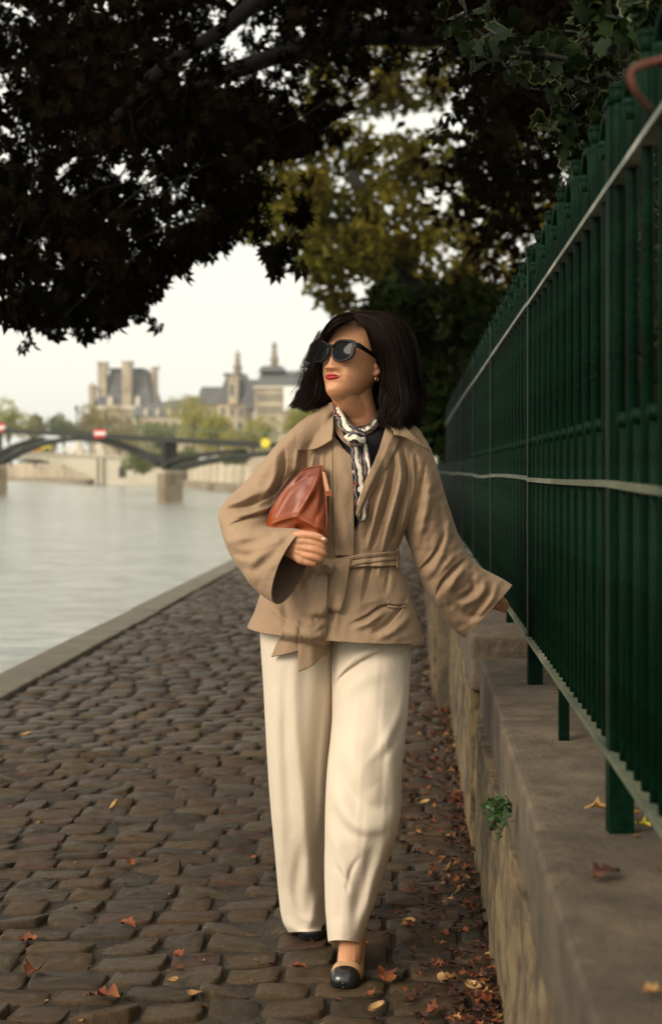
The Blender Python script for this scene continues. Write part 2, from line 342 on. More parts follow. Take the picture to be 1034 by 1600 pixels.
# --- low wall
wall = empty('stone_wall', (.4, 4, 0), 'low rendered stone wall with worn coping carrying the green fence', 'wall')
def bend(y): return .0 if y < 9 else .0004*(y-9)**2
def rough_face(y0, y1, x, z0, z1, name, m, amp=.007, seed=1, dens=50):
    ny = max(2, int((y1-y0)*dens)); nz = max(2, int((z1-z0)*dens)); V = []
    Yv = np.linspace(y0, y1, ny); Zv = np.linspace(z0, z1, nz)
    for zz in Zv:
        for yy in Yv:
            p = np.array([yy*6, zz*14, 1.]); q_ = np.array([yy*17, zz*33, 5.])
            V.append((x+bend(yy)+amp*vnoise(p, seed)+amp*.55*vnoise(q_, seed+3)+.02*(z0-zz)*0, yy, zz))
    F = [(j*ny+i, j*ny+i+1, (j+1)*ny+i+1, (j+1)*ny+i) for j in range(nz-1) for i in range(ny-1)]
    b0 = len(V)
    for zz in (z0, z1):
        for yy in (y0, y1): V.append((x+.3+bend(yy), yy, zz))
    tl, tr = (nz-1)*ny, nz*ny-1
    F += [tuple([b0]+[j*ny for j in range(nz)]+[b0+2])]; F += [tuple([b0+1]+[j*ny+ny-1 for j in range(nz)]+[b0+3])]
    F += [tuple(list(range(tl, tr+1))+[b0+3, b0+2])]
    me = bpy.data.meshes.new(name); me.from_pydata(V, [], F); bm = bmesh.new(); bm.from_mesh(me); bmesh.ops.recalc_face_normals(bm, faces=bm.faces); bm.to_mesh(me); bm.free()
    me.polygons.foreach_set('use_smooth', [len(p.vertices) == 4 for p in me.polygons]); me.materials.append(m); return link(name, me, wall)
rough_face(.6, 4.84, .212, -.07, .485, 'rendered_face', M['plaster'], seed=4, dens=55)
rough_face(4.84, 7.70, .198, -.07, .555, 'rendered_face', M['plaster'], seed=9, dens=40)
rough_face(7.86, 46, .115, -.07, .60, 'rendered_face', M['plaster'], amp=.006, seed=5, dens=12)
def coping(y0, y1, x, z0, z1, m, bev=.014, wob=.0):
    mb = MB(); bx = bend((y0+y1)/2); mb.box((x+bx, y0+.004, z0), (.78+bx, y1-.004, z1)); o = mb.build('coping_stone', m, wall, bevel=bev, seg=3)
    return o
cuts = [.2, 1.25, 2.50, 3.62, 4.79]
for i in range(4): coping(cuts[i], cuts[i+1], [.222, .205, .219, .226][i], .482, [.674, .672, .667, .67][i], M['copings'][[0, 0, 1, 2][i]], .018)
cuts = [4.80, 5.95, 6.9, 7.70]
for i in range(3): coping(cuts[i], cuts[i+1], .196, .55, .744, M['copings'][(i+1) % 3], .02)
mb = MB(); mb.box((.135, 7.70, -.07), (.70, 7.86, .80)); mb.build('pilaster', M['copings'][2], wall, bevel=.012)
y = 7.87; i = 0
while y < 45:
    L = 1.15; coping(y, y+L, .10, .60, .765, M['copings'][i % 3], .015); y += L; i += 1
mb = MB(); mb.box((.79, -8, -.07), (40, 61, .60)); o = mb.build('garden_ground', M['soil']); o['kind'] = 'structure'
# --- fence
fence = empty('iron_fence', (.35, 4, .67), 'dark green iron railing with looped picket tops and pale worn rails on the low wall', 'fence')
FX = .355
def fx(y): return FX+bend(y)
ZB, ZM, ZT, ZTIP = .81, 1.277, 1.795, 1.965
def wz(y): return .668 if y < 4.79 else .742
pmesh = {}
def inst(key, name, x, y, z, parent, builder, m, rot=0, smooth=False, bevel=0):
    if key not in pmesh:
        o = builder().build(name, m, None, smooth=smooth, bevel=bevel); pmesh[key] = o.data; bpy.data.objects.remove(o)
    o = bpy.data.objects.new(name, pmesh[key]); COL.objects.link(o); o.parent = parent; o.location = Vector((x, y, z))-parent.location; o.rotation_euler = (0, 0, rot); return o
def tall_pair(d=.15):
    mb = MB(); r = .0095
    mb.tube([(0, 0, ZB-.02), (0, 0, 1.86)], r, 8); mb.tube([(0, d, ZB-.02), (0, d, 1.86)], r, 8)
    return mb
def picket_b(h):
    def f():
        mb = MB(); r = .0105
        mb.tube([(0, 0, ZB+.002), (0, 0, h-.05), (0, 0, h-.02)], [r, r, r], 8)
        mb.frustum((0, 0), .0105, .018, h-.035, h-.012, 8); mb.frustum((0, 0), .018, .016, h-.012, h, 8); return mb
    return f
def hoop_b(d):
    def f():
        mb = MB(); pts = [(0, 0, 1.80)]+[(0, d/2-d/2*math.cos(a), 1.885+.065*math.sin(a)) for a in np.linspace(0, math.pi, 11)]+[(0, d, 1.80)]
        mb.tube(pts, .0085, 7); return mb
    return f
def short_b():
    mb = MB(); mb.tube([(0, 0, ZB+.002), (0, 0, 1.39)], .010, 8); mb.frustum((0, 0), .0155, .0125, 1.375, 1.397, 8); return mb
y = .95; k = 0; npk = 0; SP = .075
far = MB()
while y < 42:
    ph = k % 4
    if npk < 280:
        if ph == 0: inst('tall', 'picket', fx(y), y, 0, fence, picket_b(1.965), M['green'], smooth=True)
        elif ph == 2: inst('tall2', 'picket', fx(y), y, 0, fence, picket_b(1.90), M['green'], smooth=True)
        else: inst('short', 'picket', fx(y), y, 0, fence, short_b, M['green'], smooth=True)
        if ph == 0: inst('hoop', 'loop', fx(y)+.001, y+SP, 0, fence, hoop_b(2*SP), M['green'], smooth=True) if y < 22 else None
        npk += 1
    else:
        h = (1.965, 1.39, 1.90, 1.39)[ph]; far.box((fx(y)-.009, y-.009, ZB), (fx(y)+.009, y+.009, h))
    y += SP; k += 1
o = far.build('distant_pickets', M['green'], fence); o['kind'] = 'stuff'
posts = [.72, 2.50, 4.22, 6.22, 8.0, 9.8, 11.6, 13.4, 15.2, 17, 18.8, 20.6, 22.4, 24.2, 26, 29, 32, 35, 38, 41]
for i, y in enumerate(posts):
    z0 = wz(y)
    mb = MB(); mb.box((-.022, -.024, z0-.01), (.022, .024, 1.935)); mb.box((-.026, -.028, 1.933), (.026, .028, 1.945))
    o = mb.build('post', M['green'], None, bevel=.003); o.parent = fence; o.location = Vector((fx(y)+.006, y-.02, 0))-fence.location
    if i+1 < len(posts):
        y1 = posts[i+1]
        for z, m, sag in ((ZB, M['rail'], .0), (ZM, M['rail'], -.001+.0035*((i*7) % 3-1)), (ZT, M['railtop'], 0)):
            mb = MB(); n_ = 9; hw = .019 if z == ZB else .015; ht = .0055 if z != ZM else .006
            V = []
            for t in np.linspace(0, 1, n_):
                yy = y+(y1-y)*t; zz = z+sag*math.sin(math.pi*t)*1.5-(.004 if i % 2 else 0)*t
                xx = fx(yy)-.002
                V += [(xx-hw, yy, zz-ht), (xx+hw, yy, zz-ht), (xx+hw, yy, zz+ht), (xx-hw, yy, zz+ht)]
            F = [(a*4+b_, a*4+(b_+1) % 4, a*4+4+(b_+1) % 4, a*4+4+b_) for a in range(n_-1) for b_ in range(4)]+[(0, 1, 2, 3), tuple(len(V)-4+j for j in range(4))]
            mb.add(V, F); mb.build('rail', m, fence)
        ym = (y+y1)/2-.02
        mb = MB(); mb.box((fx(ym)-.012, ym-.012, wz(ym)-.005), (fx(ym)+.012, ym+.012, ZB-.008)); mb.build('foot', M['green'], fence)
# bits of debris on wall top / plant in wall come with the vegetation
# ================================================================= VEGETATION
def rotmats(n, droop=0.0, seed=0):
    r = np.random.default_rng(seed); Q = r.normal(size=(n, 4)); Q /= np.linalg.norm(Q, axis=1)[:, None]; w_, x, y_, z = Q.T
    return np.stack([np.stack([1-2*(y_*y_+z*z), 2*(x*y_-z*w_), 2*(x*z+y_*w_)], -1), np.stack([2*(x*y_+z*w_), 1-2*(x*x+z*z), 2*(y_*z-x*w_)], -1), np.stack([2*(x*z-y_*w_), 2*(y_*z+x*w_), 1-2*(x*x+y_*y_)], -1)], -2)
def droopmats(n, seed=0, spread=.5):
    """leaf axis (+Y of the leaf) hangs down with spread"""
    r = np.random.default_rng(seed); a = np.column_stack([r.normal(0, spread, n), r.normal(0, spread, n), -np.ones(n)]); a /= np.linalg.norm(a, axis=1)[:, None]
    b_ = r.normal(size=(n, 3)); b_ -= a*(a*b_).sum(1)[:, None]; b_ /= np.linalg.norm(b_, axis=1)[:, None]; c = np.cross(b_, a)
    return np.stack([b_, a, c], -1)
LEAF1 = (np.array([(0, 0, 0), (.26, .4, .06), (0, 1, 0), (-.26, .4, .06), (0, .45, -.03)]), [(0, 1, 4), (1, 2, 4), (2, 3, 4), (3, 0, 4)])
def palmate(nl=6):
    V = []; F = []
    for k in range(nl):
        a = math.radians(-105+210*k/(nl-1)); s = 1-.35*abs(k-(nl-1)/2)/((nl-1)/2); o_ = len(V)
        for (x, y_, z) in ((0, .08, 0), (.235, .6, .05), (0, 1, -.10), (-.235, .6, .05), (0, .6, -.02)):
            x *= s; y2 = y_*s; V.append((x*math.cos(a)+y2*math.sin(a), -x*math.sin(a)+y2*math.cos(a), z-.28*y2*y2))
        F += [(o_, o_+1, o_+4), (o_+1, o_+2, o_+4), (o_+2, o_+3, o_+4), (o_+3, o_, o_+4)]
    return np.array(V), F
PALM = palmate()
def ivyleaf():
    pts = [(0, 0), (.28, -.12), (.55, .12), (.38, .38), (.42, .62), (.12, .62), (0, 1), (-.12, .62), (-.42, .62), (-.38, .38), (-.55, .12), (-.28, -.12)]
    return np.array([(x, y_, .08*math.sin(6*x)+.05*y_) for x, y_ in pts]+[(0, .35, -.06)]), [(i, (i+1) % 12, 12) for i in range(12)]
def cloud(name, P, R, s, leaf, m, parent=None):
    V0, F0 = leaf; P = np.asarray(P); s = np.broadcast_to(s, (len(P),))
    V = np.einsum('nij,kj->nki', R, V0)*s[:, None, None]+P[:, None, :]
    F = np.asarray(F0)[None]+(np.arange(len(P))*len(V0))[:, None, None]
    me = fastmesh(name, V.reshape(-1, 3), F.reshape(-1, 3), m, True); return link(name, me, parent)
def bound(xs, ys): return lambda x: np.interp(x, xs, ys)
def limb(pts, r0, r1, n=10, k=24, wob=.03, seed=0):
    P = spl(np.array(pts, dtype=float), k); r = np.random.default_rng(seed)
    P[1:-1] += r.normal(0, wob, (k-2, 3)).cumsum(0)*.25*np.sin(np.linspace(0, np.pi, k-2))[:, None]
    return tube_arrays(P, np.linspace(r0, r1, k), n)
# -- the near horse chestnut: trunk behind the fence, boughs arch over the quay
def sample_crown(nc, bf, xr, yr, pytop, seed, edge=26, per=9, rad=.22, keep=None, thin=.0):
    """leaf clusters inside a deep volume whose underside follows the hanging boughs"""
    r = np.random.default_rng(seed); C = []
    while len(C) < nc:
        px = r.uniform(*xr); Y = r.uniform(*yr); py = r.uniform(pytop, 600)
        b_ = bf(px)+26*math.sin(px*.045+seed)+20*math.sin(px*.13+Y*3)+10*math.sin(px*.31+Y*7)
        if py > b_-edge: continue
        if py > b_-170 and r.uniform() < thin*(1-(b_-py)/170*.5): continue
        if keep is not None and not keep(px, py, r): continue
        C.append(W(px, py, Y))
    C = np.array(C); P = np.repeat(C, per, 0)+r.normal(0, rad, (nc*per, 3))*np.array([1, 1, .75])
    return C, P
t = empty('chestnut_tree', (2.3, 9.5, .6), 'nearest dark chestnut tree, boughs of drooping leaves arching over the quay at top left', 'tree')
bf = bound([-900, -200, 0, 60, 150, 210, 240, 290, 345, 400, 450, 520, 600, 680, 740, 800, 870, 950, 1400], [460, 470, 478, 482, 500, 462, 405, 370, 345, 270, 250, 210, 150, 95, 330, 400, 330, 130, 60])
def keepf(px, py, r):
    gap = vnoise(np.array([px*.012, py*.012, 0.]), 11)+.75
    if 455 < px < 560 and py > 120: gap -= .6
    if 640 < px < 740 and py > 60: gap -= .8
    return r.uniform() < min(1, max(.2, gap*1.5))
C, P = sample_crown(3300, bf, (-500, 1250), (6.5, 13.5), -500, 3, per=8, rad=.13, keep=keepf, thin=.82)
C2, P2 = sample_crown(330, bf, (-60, 560), (7.5, 11), 150, 5, edge=4, per=8, rad=.085, keep=keepf)
P = np.concatenate([P, P2]); n_ = len(P)
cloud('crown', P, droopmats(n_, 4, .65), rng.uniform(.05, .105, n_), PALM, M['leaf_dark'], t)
mb = MB(); V, F = limb([(2.3, 9.5, .5), (2.2, 9.5, 2.2), (1.9, 9.4, 3.6), (1.4, 9.2, 5.2)], .26, .15); mb.add(V, F)
for a in ([(2.0, 9.4, 3.2), (.6, 9.2, 4.0), (-.8, 9, 3.9), (-2.3, 9, 3.2), (-3.1, 9, 2.6)], [(1.9, 9.4, 3.6), (.3, 10.5, 4.6), (-1.8, 11.5, 4.4), (-3.4, 12, 3.4)],
          [(1.8, 9.4, 4.0), (.2, 8, 4.3), (-1.2, 7.4, 3.5), (-1.7, 7.3, 2.9)], [(2.0, 9.4, 3.0), (1.3, 8.4, 3.4), (.9, 7.6, 2.9), (.75, 7.3, 2.6)]):
    V, F = limb(a, .085, .012, 8, 22, .05, len(mb.v)); mb.add(V, F)
mb.build('trunk', M['bark'], t, smooth=True)
# twigs that carry the lowest hanging leaves
tw = MB()
for c in C2[:160]:
    e = c+np.array([random.gauss(.25, .15), random.gauss(0, .2), random.uniform(.15, .5)])
    tw.tube([c, (c+e)/2+rng.normal(0, .02, 3), e], [.003, .004, .006], 4)
tw.build('twigs', M['bark'], t)['kind'] = 'stuff'
# sprays of leaves trailing from the outer twigs
SP_ = []; tw2 = MB()
for k, (px, py, Ln) in enumerate([(150, 522, 46), (206, 492, 60), (186, 470, 50), (240, 446, 40), (62, 506, 40), (20, 500, 30), (104, 500, 45), (128, 512, 50), (272, 415, 36), (318, 398, 30), (338, 384, 26), (432, 418, 34), (404, 372, 40), (468, 352, 50), (290, 392, 40), (218, 470, 40), (84, 488, 40), (168, 500, 50), (40, 488, 40), (362, 352, 40)]):
    Y = 8.2+.9*math.sin(k*2.1); q_ = spl(np.array([W(px+random.uniform(8, 26), py-Ln-30, Y), W(px+random.uniform(0, 9), py-Ln*.5-6, Y+.05), W(px, py-8, Y+.1)]), 12); tw2.tube(q_, np.linspace(.005, .0018, 12), 5)
    for v in q_[2:]:
        for _ in range(2): SP_.append(v+rng.normal(0, .035, 3))
tw2.build('hanging_twigs', M['bark'], t)['kind'] = 'stuff'; SP_ = np.array(SP_)
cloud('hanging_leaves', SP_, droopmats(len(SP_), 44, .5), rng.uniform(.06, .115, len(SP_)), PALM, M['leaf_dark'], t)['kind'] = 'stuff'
# -- dark coppery tree further along behind the fence
t = empty('copper_beech_tree', (2.6, 15, .6), 'dark reddish brown tree rising behind the fence at right', 'tree')
bf = bound([640, 700, 735, 780, 850, 900, 1100, 1400], [90, 150, 420, 450, 440, 380, 350, 300])
C, P = sample_crown(700, bf, (690, 1300), (13, 17), -350, 8, per=15, rad=.28, keep=lambda px, py, r: (vnoise(np.array([px*.02, py*.02, 2.]), 4)+.9 > r.uniform()) and (px > 735 or r.uniform() < .12))
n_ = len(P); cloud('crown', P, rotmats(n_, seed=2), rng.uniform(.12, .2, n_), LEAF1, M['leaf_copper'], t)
mb = MB(); V, F = limb([(2.6, 15, .5), (2.5, 15, 3), (2.3, 15, 6), (2.2, 15, 8)], .2, .06); mb.add(V, F); mb.build('trunk', M['bark'], t, smooth=True)
# -- yellowing tree beyond
def crown_tree(name, base, trunk_h, blobs, n, size, m, label, seed, cat='tree', group=None, leaf=LEAF1, tr=.25, hang=0):
    t = empty(name, base, label, cat, group); r = np.random.default_rng(seed); bl = np.array(blobs, dtype=float)
    wts = bl[:, 3]**2; wts /= wts.sum(); idx = r.choice(len(bl), n, p=wts)
    d = r.normal(size=(n, 3)); d /= np.linalg.norm(d, axis=1)[:, None]; rad = r.uniform(.35, 1, n)**.45
    P = bl[idx, :3]+d*(bl[idx, 3]*rad)[:, None]*np.array([1, 1, .82])
    P += .22*bl[idx, 3][:, None]*np.stack([vnoise(P*1.6/bl[:, 3].mean(), seed+i) for i in range(3)], -1)
    cloud('crown', P, rotmats(n, seed=seed), r.uniform(.7, 1.3, n)*size, leaf, m, t)
    mb = MB(); b_ = np.array(base, dtype=float); top = bl[:, :3].mean(0)
    V, F = limb([b_, b_+(0, 0, trunk_h*.5), b_*.3+top*.7*1.0 if False else (b_+top)/2, top], tr, tr*.4, 9); mb.add(V, F)
    for k in range(min(len(bl), 9)):
        V, F = limb([(b_+top)/2, (top+bl[k, :3])/2+(0, 0, -.2), bl[k, :3]], tr*.4, tr*.08, 6, 12, .02, k); mb.add(V, F)
    mb.build('trunk', M['bark'], t, smooth=True); return t
def B(px, py, Y, rpx): p = W(px, py, Y); return (p[0], p[1], p[2], rpx*Y/FPX)
bl = [B(400, 325, 30, 35), B(370, 345, 30, 26), B(470, 385, 29, 45), B(515, 450, 29, 34), B(450, 300, 31, 55), B(520, 330, 30, 50), B(560, 400, 29, 55), B(620, 350, 30, 70),
      B(690, 400, 30, 70), B(600, 260, 31, 60), B(520, 230, 31, 60), B(440, 200, 31, 60), B(670, 250, 31, 60), B(650, 120, 32, 70), B(760, 330, 30, 60), B(820, 320, 30, 60),
      B(540, 130, 32, 70), B(700, 20, 32, 80), B(800, 200, 32, 70), B(580, 20, 32, 80), B(770, 430, 30, 60), B(690, -150, 33, 170), B(860, -50, 33, 160), B(530, 478, 29, 25), B(355, 335, 31, 20), B(325, 350, 30, 17), B(345, 318, 31, 22), B(375, 365, 30, 18), B(420, 255, 30, 40), B(385, 290, 30, 30), B(455, 345, 28, 35), B(410, 365, 29, 22), B(500, 410, 28, 40), B(480, 300, 29, 45)]
crown_tree('plane_tree', (2.4, 30, .6), 4, bl, 27000, .225, M['leaf_green'], 'taller plane tree with yellowing leaves and bright gaps, beyond the path above her head', 21, tr=.35)
bl = [B(620, 520, 17, 50), B(680, 500, 17, 60), B(740, 490, 16, 60), B(640, 590, 17, 55), B(700, 590, 17, 60), B(600, 560, 18, 35), B(660, 660, 17, 50), B(720, 660, 16, 60), B(800, 520, 15, 70), B(800, 640, 15, 70), B(610, 470, 20, 35), B(880, 560, 14, 80), B(900, 650, 13, 80), B(620, 640, 19, 32)]
crown_tree('evergreen_shrub', (1.3, 17, .6), 1, bl, 12000, .17, M['leaf_hedge'], 'dense dark evergreen shrub behind her hair beside the fence', 31, cat='shrub', tr=.08)
# -- hedge close behind the railing
t = empty('hedge', (1.1, 6, .6), 'dark clipped hedge growing directly behind the green fence', 'hedge')
n_ = 15000; P = np.column_stack([rng.uniform(.60, 1.5, n_), rng.uniform(1.2, 14, n_), rng.uniform(.6, 1.92, n_)])
P[:, 0] += .06*vnoise(P*3, 5)
cloud('foliage', P, rotmats(n_, seed=9), rng.uniform(.05, .1, n_), LEAF1, M['leaf_hedge'], t)
mb = MB()
for k in range(26):
    yy = 1.3+k*.5; V, F = limb([(1.05, yy, .55), (1.0+random.gauss(0, .1), yy+.1, 1.2), (1.05+random.gauss(0, .15), yy+random.gauss(0, .2), 1.85)], .02, .006, 6, 10, .02, k); mb.add(V, F)
mb.build('stems', M['bark'], t, smooth=True)['kind'] = 'stuff'
# -- ivy spilling over the top right corner
t = empty('ivy', (.8, 3, .6), 'variegated ivy trailing over the top of the fence at upper right', 'ivy')
strands = [[(1060, 60, 2.9), (1000, 70, 2.9), (930, 95, 2.95), (850, 85, 3.0), (790, 78, 3.05), (740, 45, 3.1), (724, 38, 3.1)], [(1050, 120, 3.0), (980, 130, 3.0), (910, 150, 3.05), (880, 190, 3.1), (885, 205, 3.1)],
           [(1080, 10, 2.7), (1010, 22, 2.7), (960, 20, 2.7), (935, 12, 2.75)], [(1040, 90, 3.2), (950, 60, 3.2), (880, 80, 3.2), (830, 95, 3.2), (775, 60, 3.2)],
           [(1060, 180, 3.3), (985, 190, 3.4), (930, 215, 3.5), (890, 200, 3.5)], [(1060, 150, 3.1), (1000, 110, 3.15), (960, 170, 3.2), (925, 180, 3.2)], [(1100, 40, 2.6), (1020, 50, 2.6), (1000, 30, 2.6)],
           [(1080, 230, 3.2), (1020, 200, 3.2), (960, 120, 3.3), (900, 110, 3.3)]]
mb = MB(); LP = []; nst = 0
for s in strands:
    Q = spl(np.array([W(*p) for p in s]), 30); mb = MB(); mb.tube(Q, np.linspace(.007, .002, 30), 6); mb.build('stem', M['bark'], t, smooth=True)
    for k in range(95):
        LP.append(Q[random.randrange(3, 30)]+rng.normal(0, .028, 3)+(0, 0, -.01))
for k in range(1500): LP.append(np.array([random.uniform(.52, 1.0), random.uniform(2.5, 5.6), random.uniform(1.86, 2.42)]))
LP = np.array(LP); n_ = len(LP); IV = ivyleaf(); R_ = rotmats(n_, seed=14); sz = rng.uniform(.028, .052, n_)
cloud('leaves', LP, R_, sz, IV, M['leaf_ivy'], t)
IE = (np.concatenate([IV[0][:12]*1.0, IV[0][:12]*.84+np.array([0, .055, 0])])+np.array([0, 0, .006]), [(i, (i+1) % 12, 12+(i+1) % 12) for i in range(12)]+[(i, 12+(i+1) % 12, 12+i) for i in range(12)])
cloud('leaf_margins', LP, R_, sz*1.02, IE, M['leaf_ivy_edge'], t)
mb = MB(); Q = spl(np.array([W(1060, 88, 1.5), W(1010, 100, 1.5), W(986, 112, 1.5), W(990, 140, 1.5), W(1016, 172, 1.52)]), 20); mb.tube(Q, np.linspace(.0045, .0035, 20), 7)
o = mb.build('dead_stem', M['twig'], None, smooth=True); tag(o, 'curled rust brown stem hanging in front of the fence tips at the right edge', 'twig')
# -- plant in the wall
t = empty('wall_plant', (.2, 3.05, .42), 'small bright green weed growing out of the low wall face', 'weed')
LP = []; mb = MB()
for k in range(11):
    a = W(762+random.uniform(-5, 8), 1262+random.uniform(-8, 14), 2.95); a[0] = .205
    e = a+np.array([random.uniform(-.06, -.02), random.uniform(-.06, .06), random.uniform(-.075, .055)]); mb.tube([a, (a+e)/2+(0, 0, .012), e], [.0018, .0015, .001], 5)
    for q_ in range(7): LP.append(a+(e-a)*random.uniform(.35, 1.05)+rng.normal(0, .007, 3))
g1 = mat('weed_leaf', (.05, .11, .02), .5, (.025, .06, .012), 40, island=.3, trans=.2)
mb.build('stems', g1, t, smooth=True)['kind'] = 'stuff'; n_ = len(LP); cloud('leaves', LP, rotmats(n_, seed=3), rng.uniform(.010, .019, n_), IV, g1, t)
# ================================================================= LITTER
def dleaf(seed, L=.07):
    """one curled leaf"""
    r = np.random.default_rng(seed); n = 9; V = []; c1, c2 = r.uniform(1.5, 5), r.uniform(-3, 3)
    for i in range(n):
        u = i/(n-1); w_ = .30*math.sin(math.pi*u**.8)*(1+.38*math.sin(u*19+seed))+.012
        for k, s in enumerate((-1, -.45, .45, 1)):
            x, y_ = s*w_, u-.5; V.append((x*L, y_*L, L*(c1*.12*x*x*4+.10*c2*(y_*y_)+.10*abs(c2)*.2+.03*r.normal())+.003))
    F = [(i*4+k, i*4+k+1, i*4+5+k, i*4+4+k) for i in range(n-1) for k in range(3)]
    V = np.array(V); V[:, 2] -= V[:, 2].min()-.001; return V, F
DL = [dleaf(s) for s in range(8)]
n_ = 2100; yy = 3.1+25*rng.uniform(0, 1, n_)**1.9; xx = .205-np.abs(rng.exponential(.10, n_)); zz = .006+rng.uniform(0, .018, n_)*np.exp(-(.2-xx)*8)
ok = (xx > -.75); yy, xx, zz = yy[ok], xx[ok], zz[ok]; n_ = len(xx); a = rng.uniform(0, 6.28, n_)
sx = rng.uniform(.16, .6, n_)
V = []; F = []
for i in range(n_):
    v, f = DL[i % 8]; t1, t2 = rng.normal(0, .35, 2); c, s = math.cos(a[i]), math.sin(a[i]); q_ = v*sx[i]*np.array([1, 1, 1.2])
    q_ = np.column_stack([q_[:, 0]*c-q_[:, 1]*s, q_[:, 0]*s+q_[:, 1]*c, q_[:, 2]+q_[:, 0]*t1*.6+q_[:, 1]*t2*.6]); q_[:, 2] -= min(0, q_[:, 2].min())
    o_ = len(V); V += (q_+(xx[i], yy[i], zz[i])).tolist(); F += [tuple(j+o_ for j in g_) for g_ in f]
# sparse scraps in the joints of the whole path
for i in range(750):
    v, f = DL[i % 8]; c, s = math.cos(i*2.4), math.sin(i*2.4); q_ = v*random.uniform(.1, .36); q_ = np.column_stack([q_[:, 0]*c-q_[:, 1]*s, q_[:, 0]*s+q_[:, 1]*c, q_[:, 2]])
    o_ = len(V); V += (q_+(random.uniform(-2.3, .2), 3.1+16*random.random()**1.6, .003)).tolist(); F += [tuple(j+o_ for j in g_) for g_ in f]
# and on the coping behind the railing
for i in range(260):
    v, f = DL[i % 8]; c, s = math.cos(i*2.4), math.sin(i*2.4); q_ = v*random.uniform(.1, .4); q_ = np.column_stack([q_[:, 0]*c-q_[:, 1]*s, q_[:, 0]*s+q_[:, 1]*c, q_[:, 2]])
    yq = random.uniform(1.7, 7.5); o_ = len(V); V += (q_+(.38+.35*random.random()**.8, yq, (.675 if yq < 4.8 else .746))).tolist(); F += [tuple(j+o_ for j in g_) for g_ in f]
me = fastmesh('leaf_litter', V, F, M['dead'], True); me.materials.append(M['dead_tan']); me.materials.append(M['dead_red'])
pl = len(DL[0][1]); nlf = len(F)//pl; pick = np.random.default_rng(3).choice([0, 1, 2], nlf, p=[.72, .06, .22]); me.polygons.foreach_set('material_index', np.repeat(pick, pl)[:len(me.polygons)].astype(np.int32)); o = link('leaf_litter', me); o['kind'] = 'stuff'; o['label'] = 'dead brown leaves drifted along the foot of the wall'; o['category'] = 'leaf litter'
def gp(px, py, z=0):   # point of the ground seen at a pixel
    Y = (CH-z)*FPX/(py-VY); return ((px-VX)*Y/FPX, Y, z+.006)
LV = [(43, 1473, .06, 'dead', 'lone rust leaf lying flat on the cobbles at far left'), (50, 1524, .075, 'dead', 'crumpled brown leaf with a long stalk near the left edge'),
      (160, 1565, .10, 'dead', 'largest curled rust leaf lying at bottom left of the path'), (272, 1536, .04, 'dead_tan', 'small tan leaf curl right of the biggest leaf'), (305, 1558, .05, 'dead_tan', 'bright folded tan leaf between two cobbles at bottom'),
      (278, 1498, .055, 'dead', 'dull reddish leaf on a cobble left of the front shoe'), (200, 1450, .06, 'dead', 'forked thin brown leaf standing in a joint'), (205, 1352, .05, 'dead', 'small red leaf in a joint in mid path'),
      (394, 1343, .05, 'dead', 'orange leaf against the left trouser leg'), (63, 1290, .05, 'dead_tan', 'tan leaf scrap far up the left side of the path'), (465, 1518, .055, 'dead', 'brown leaf with orange edge beside the front shoe'),
      (600, 1528, .085, 'dead', 'large dark red leaf right of the front shoe'), (640, 1448, .055, 'dead', 'curled red leaf behind the front shoe'), (690, 1345, .04, 'dead', 'thin leaf against the dark cobbles right of her knee'),
      (700, 1535, .05, 'dead_tan', 'tan leaf with dark nuts near the wall'), (750, 1565, .075, 'dead', 'heap of broken red leaf at the foot of the wall'), (735, 1420, .06, 'dead', 'wet red leaf beside the wall below the weed')]
for k, (px, py, L, m, lab) in enumerate(LV):
    v, f = dleaf(50+k, L); me = fastmesh('fallen_leaf', v, f, M[m], True); me.materials[0] = M['dead_red'] if m == 'dead' else M[m]; o = link('fallen_leaf', me); o.location = gp(px, py, .004); o.rotation_euler = (random.uniform(-.15, .15), random.uniform(-.15, .15), random.uniform(0, 6)); tag(o, lab, 'leaf', 'single fallen leaves on the cobbles')
def husk(L):
    V = []; F = []; n, R = 12, 5
    for j in range(R):
        t_ = j/(R-1)*math.pi*.45
        for i in range(n):
            a = 2*math.pi*i/n; V.append((L*.36*math.cos(a)*math.sin(t_+.12), L*.5*math.sin(a)*math.sin(t_+.12), L*.30*(1-math.cos(t_))))
    V.append((0, 0, 0)); F = [(j*n+i, j*n+(i+1) % n, (j+1)*n+(i+1) % n, (j+1)*n+i) for j in range(R-1) for i in range(n)]
    F = F+[(i, (i+1) % n, R*n, R*n) for i in range(n)]
    return np.array(V), [f[:4] for f in F]
HK = [(663, 1258, .045, 'open chestnut husk lying behind her knee near the wall', 0), (702, 1361, .05, 'upright chestnut husk half shell below the weed', 1), (637, 1447, .045, 'tan husk half shell right of the front trouser leg', 0), (589, 1582, .05, 'chestnut husk at the bottom edge below the shoe', 0),
      (690, 1535, .04, 'pale husk among the litter by the wall bottom', 1), (738, 1548, .05, 'flat husk shell against the foot of the wall', 0), (718, 1395, .04, 'tilted husk shell standing on edge beside the wall', 1), (41, 1152, .06, 'pale husk alone far up the path at left', 0), (181, 1261, .05, 'small pale nut case in the middle of the path', 1)]
for k, (px, py, L, lab, up) in enumerate(HK):
    V, F = husk(L); me = bpy.data.meshes.new('chestnut_husk'); me.from_pydata([tuple(v) for v in V], [], [tuple(dict.fromkeys(f)) for f in F]); me.polygons.foreach_set('use_smooth', [True]*len(me.polygons)); me.materials.append(M['husk'])
    o = link('chestnut_husk', me); o.location = gp(px, py, .005); o.rotation_euler = (.9 if up else .15, random.uniform(-.2, .3), random.uniform(0, 6)); tag(o, lab, 'chestnut husk', 'chestnut husks on the ground')
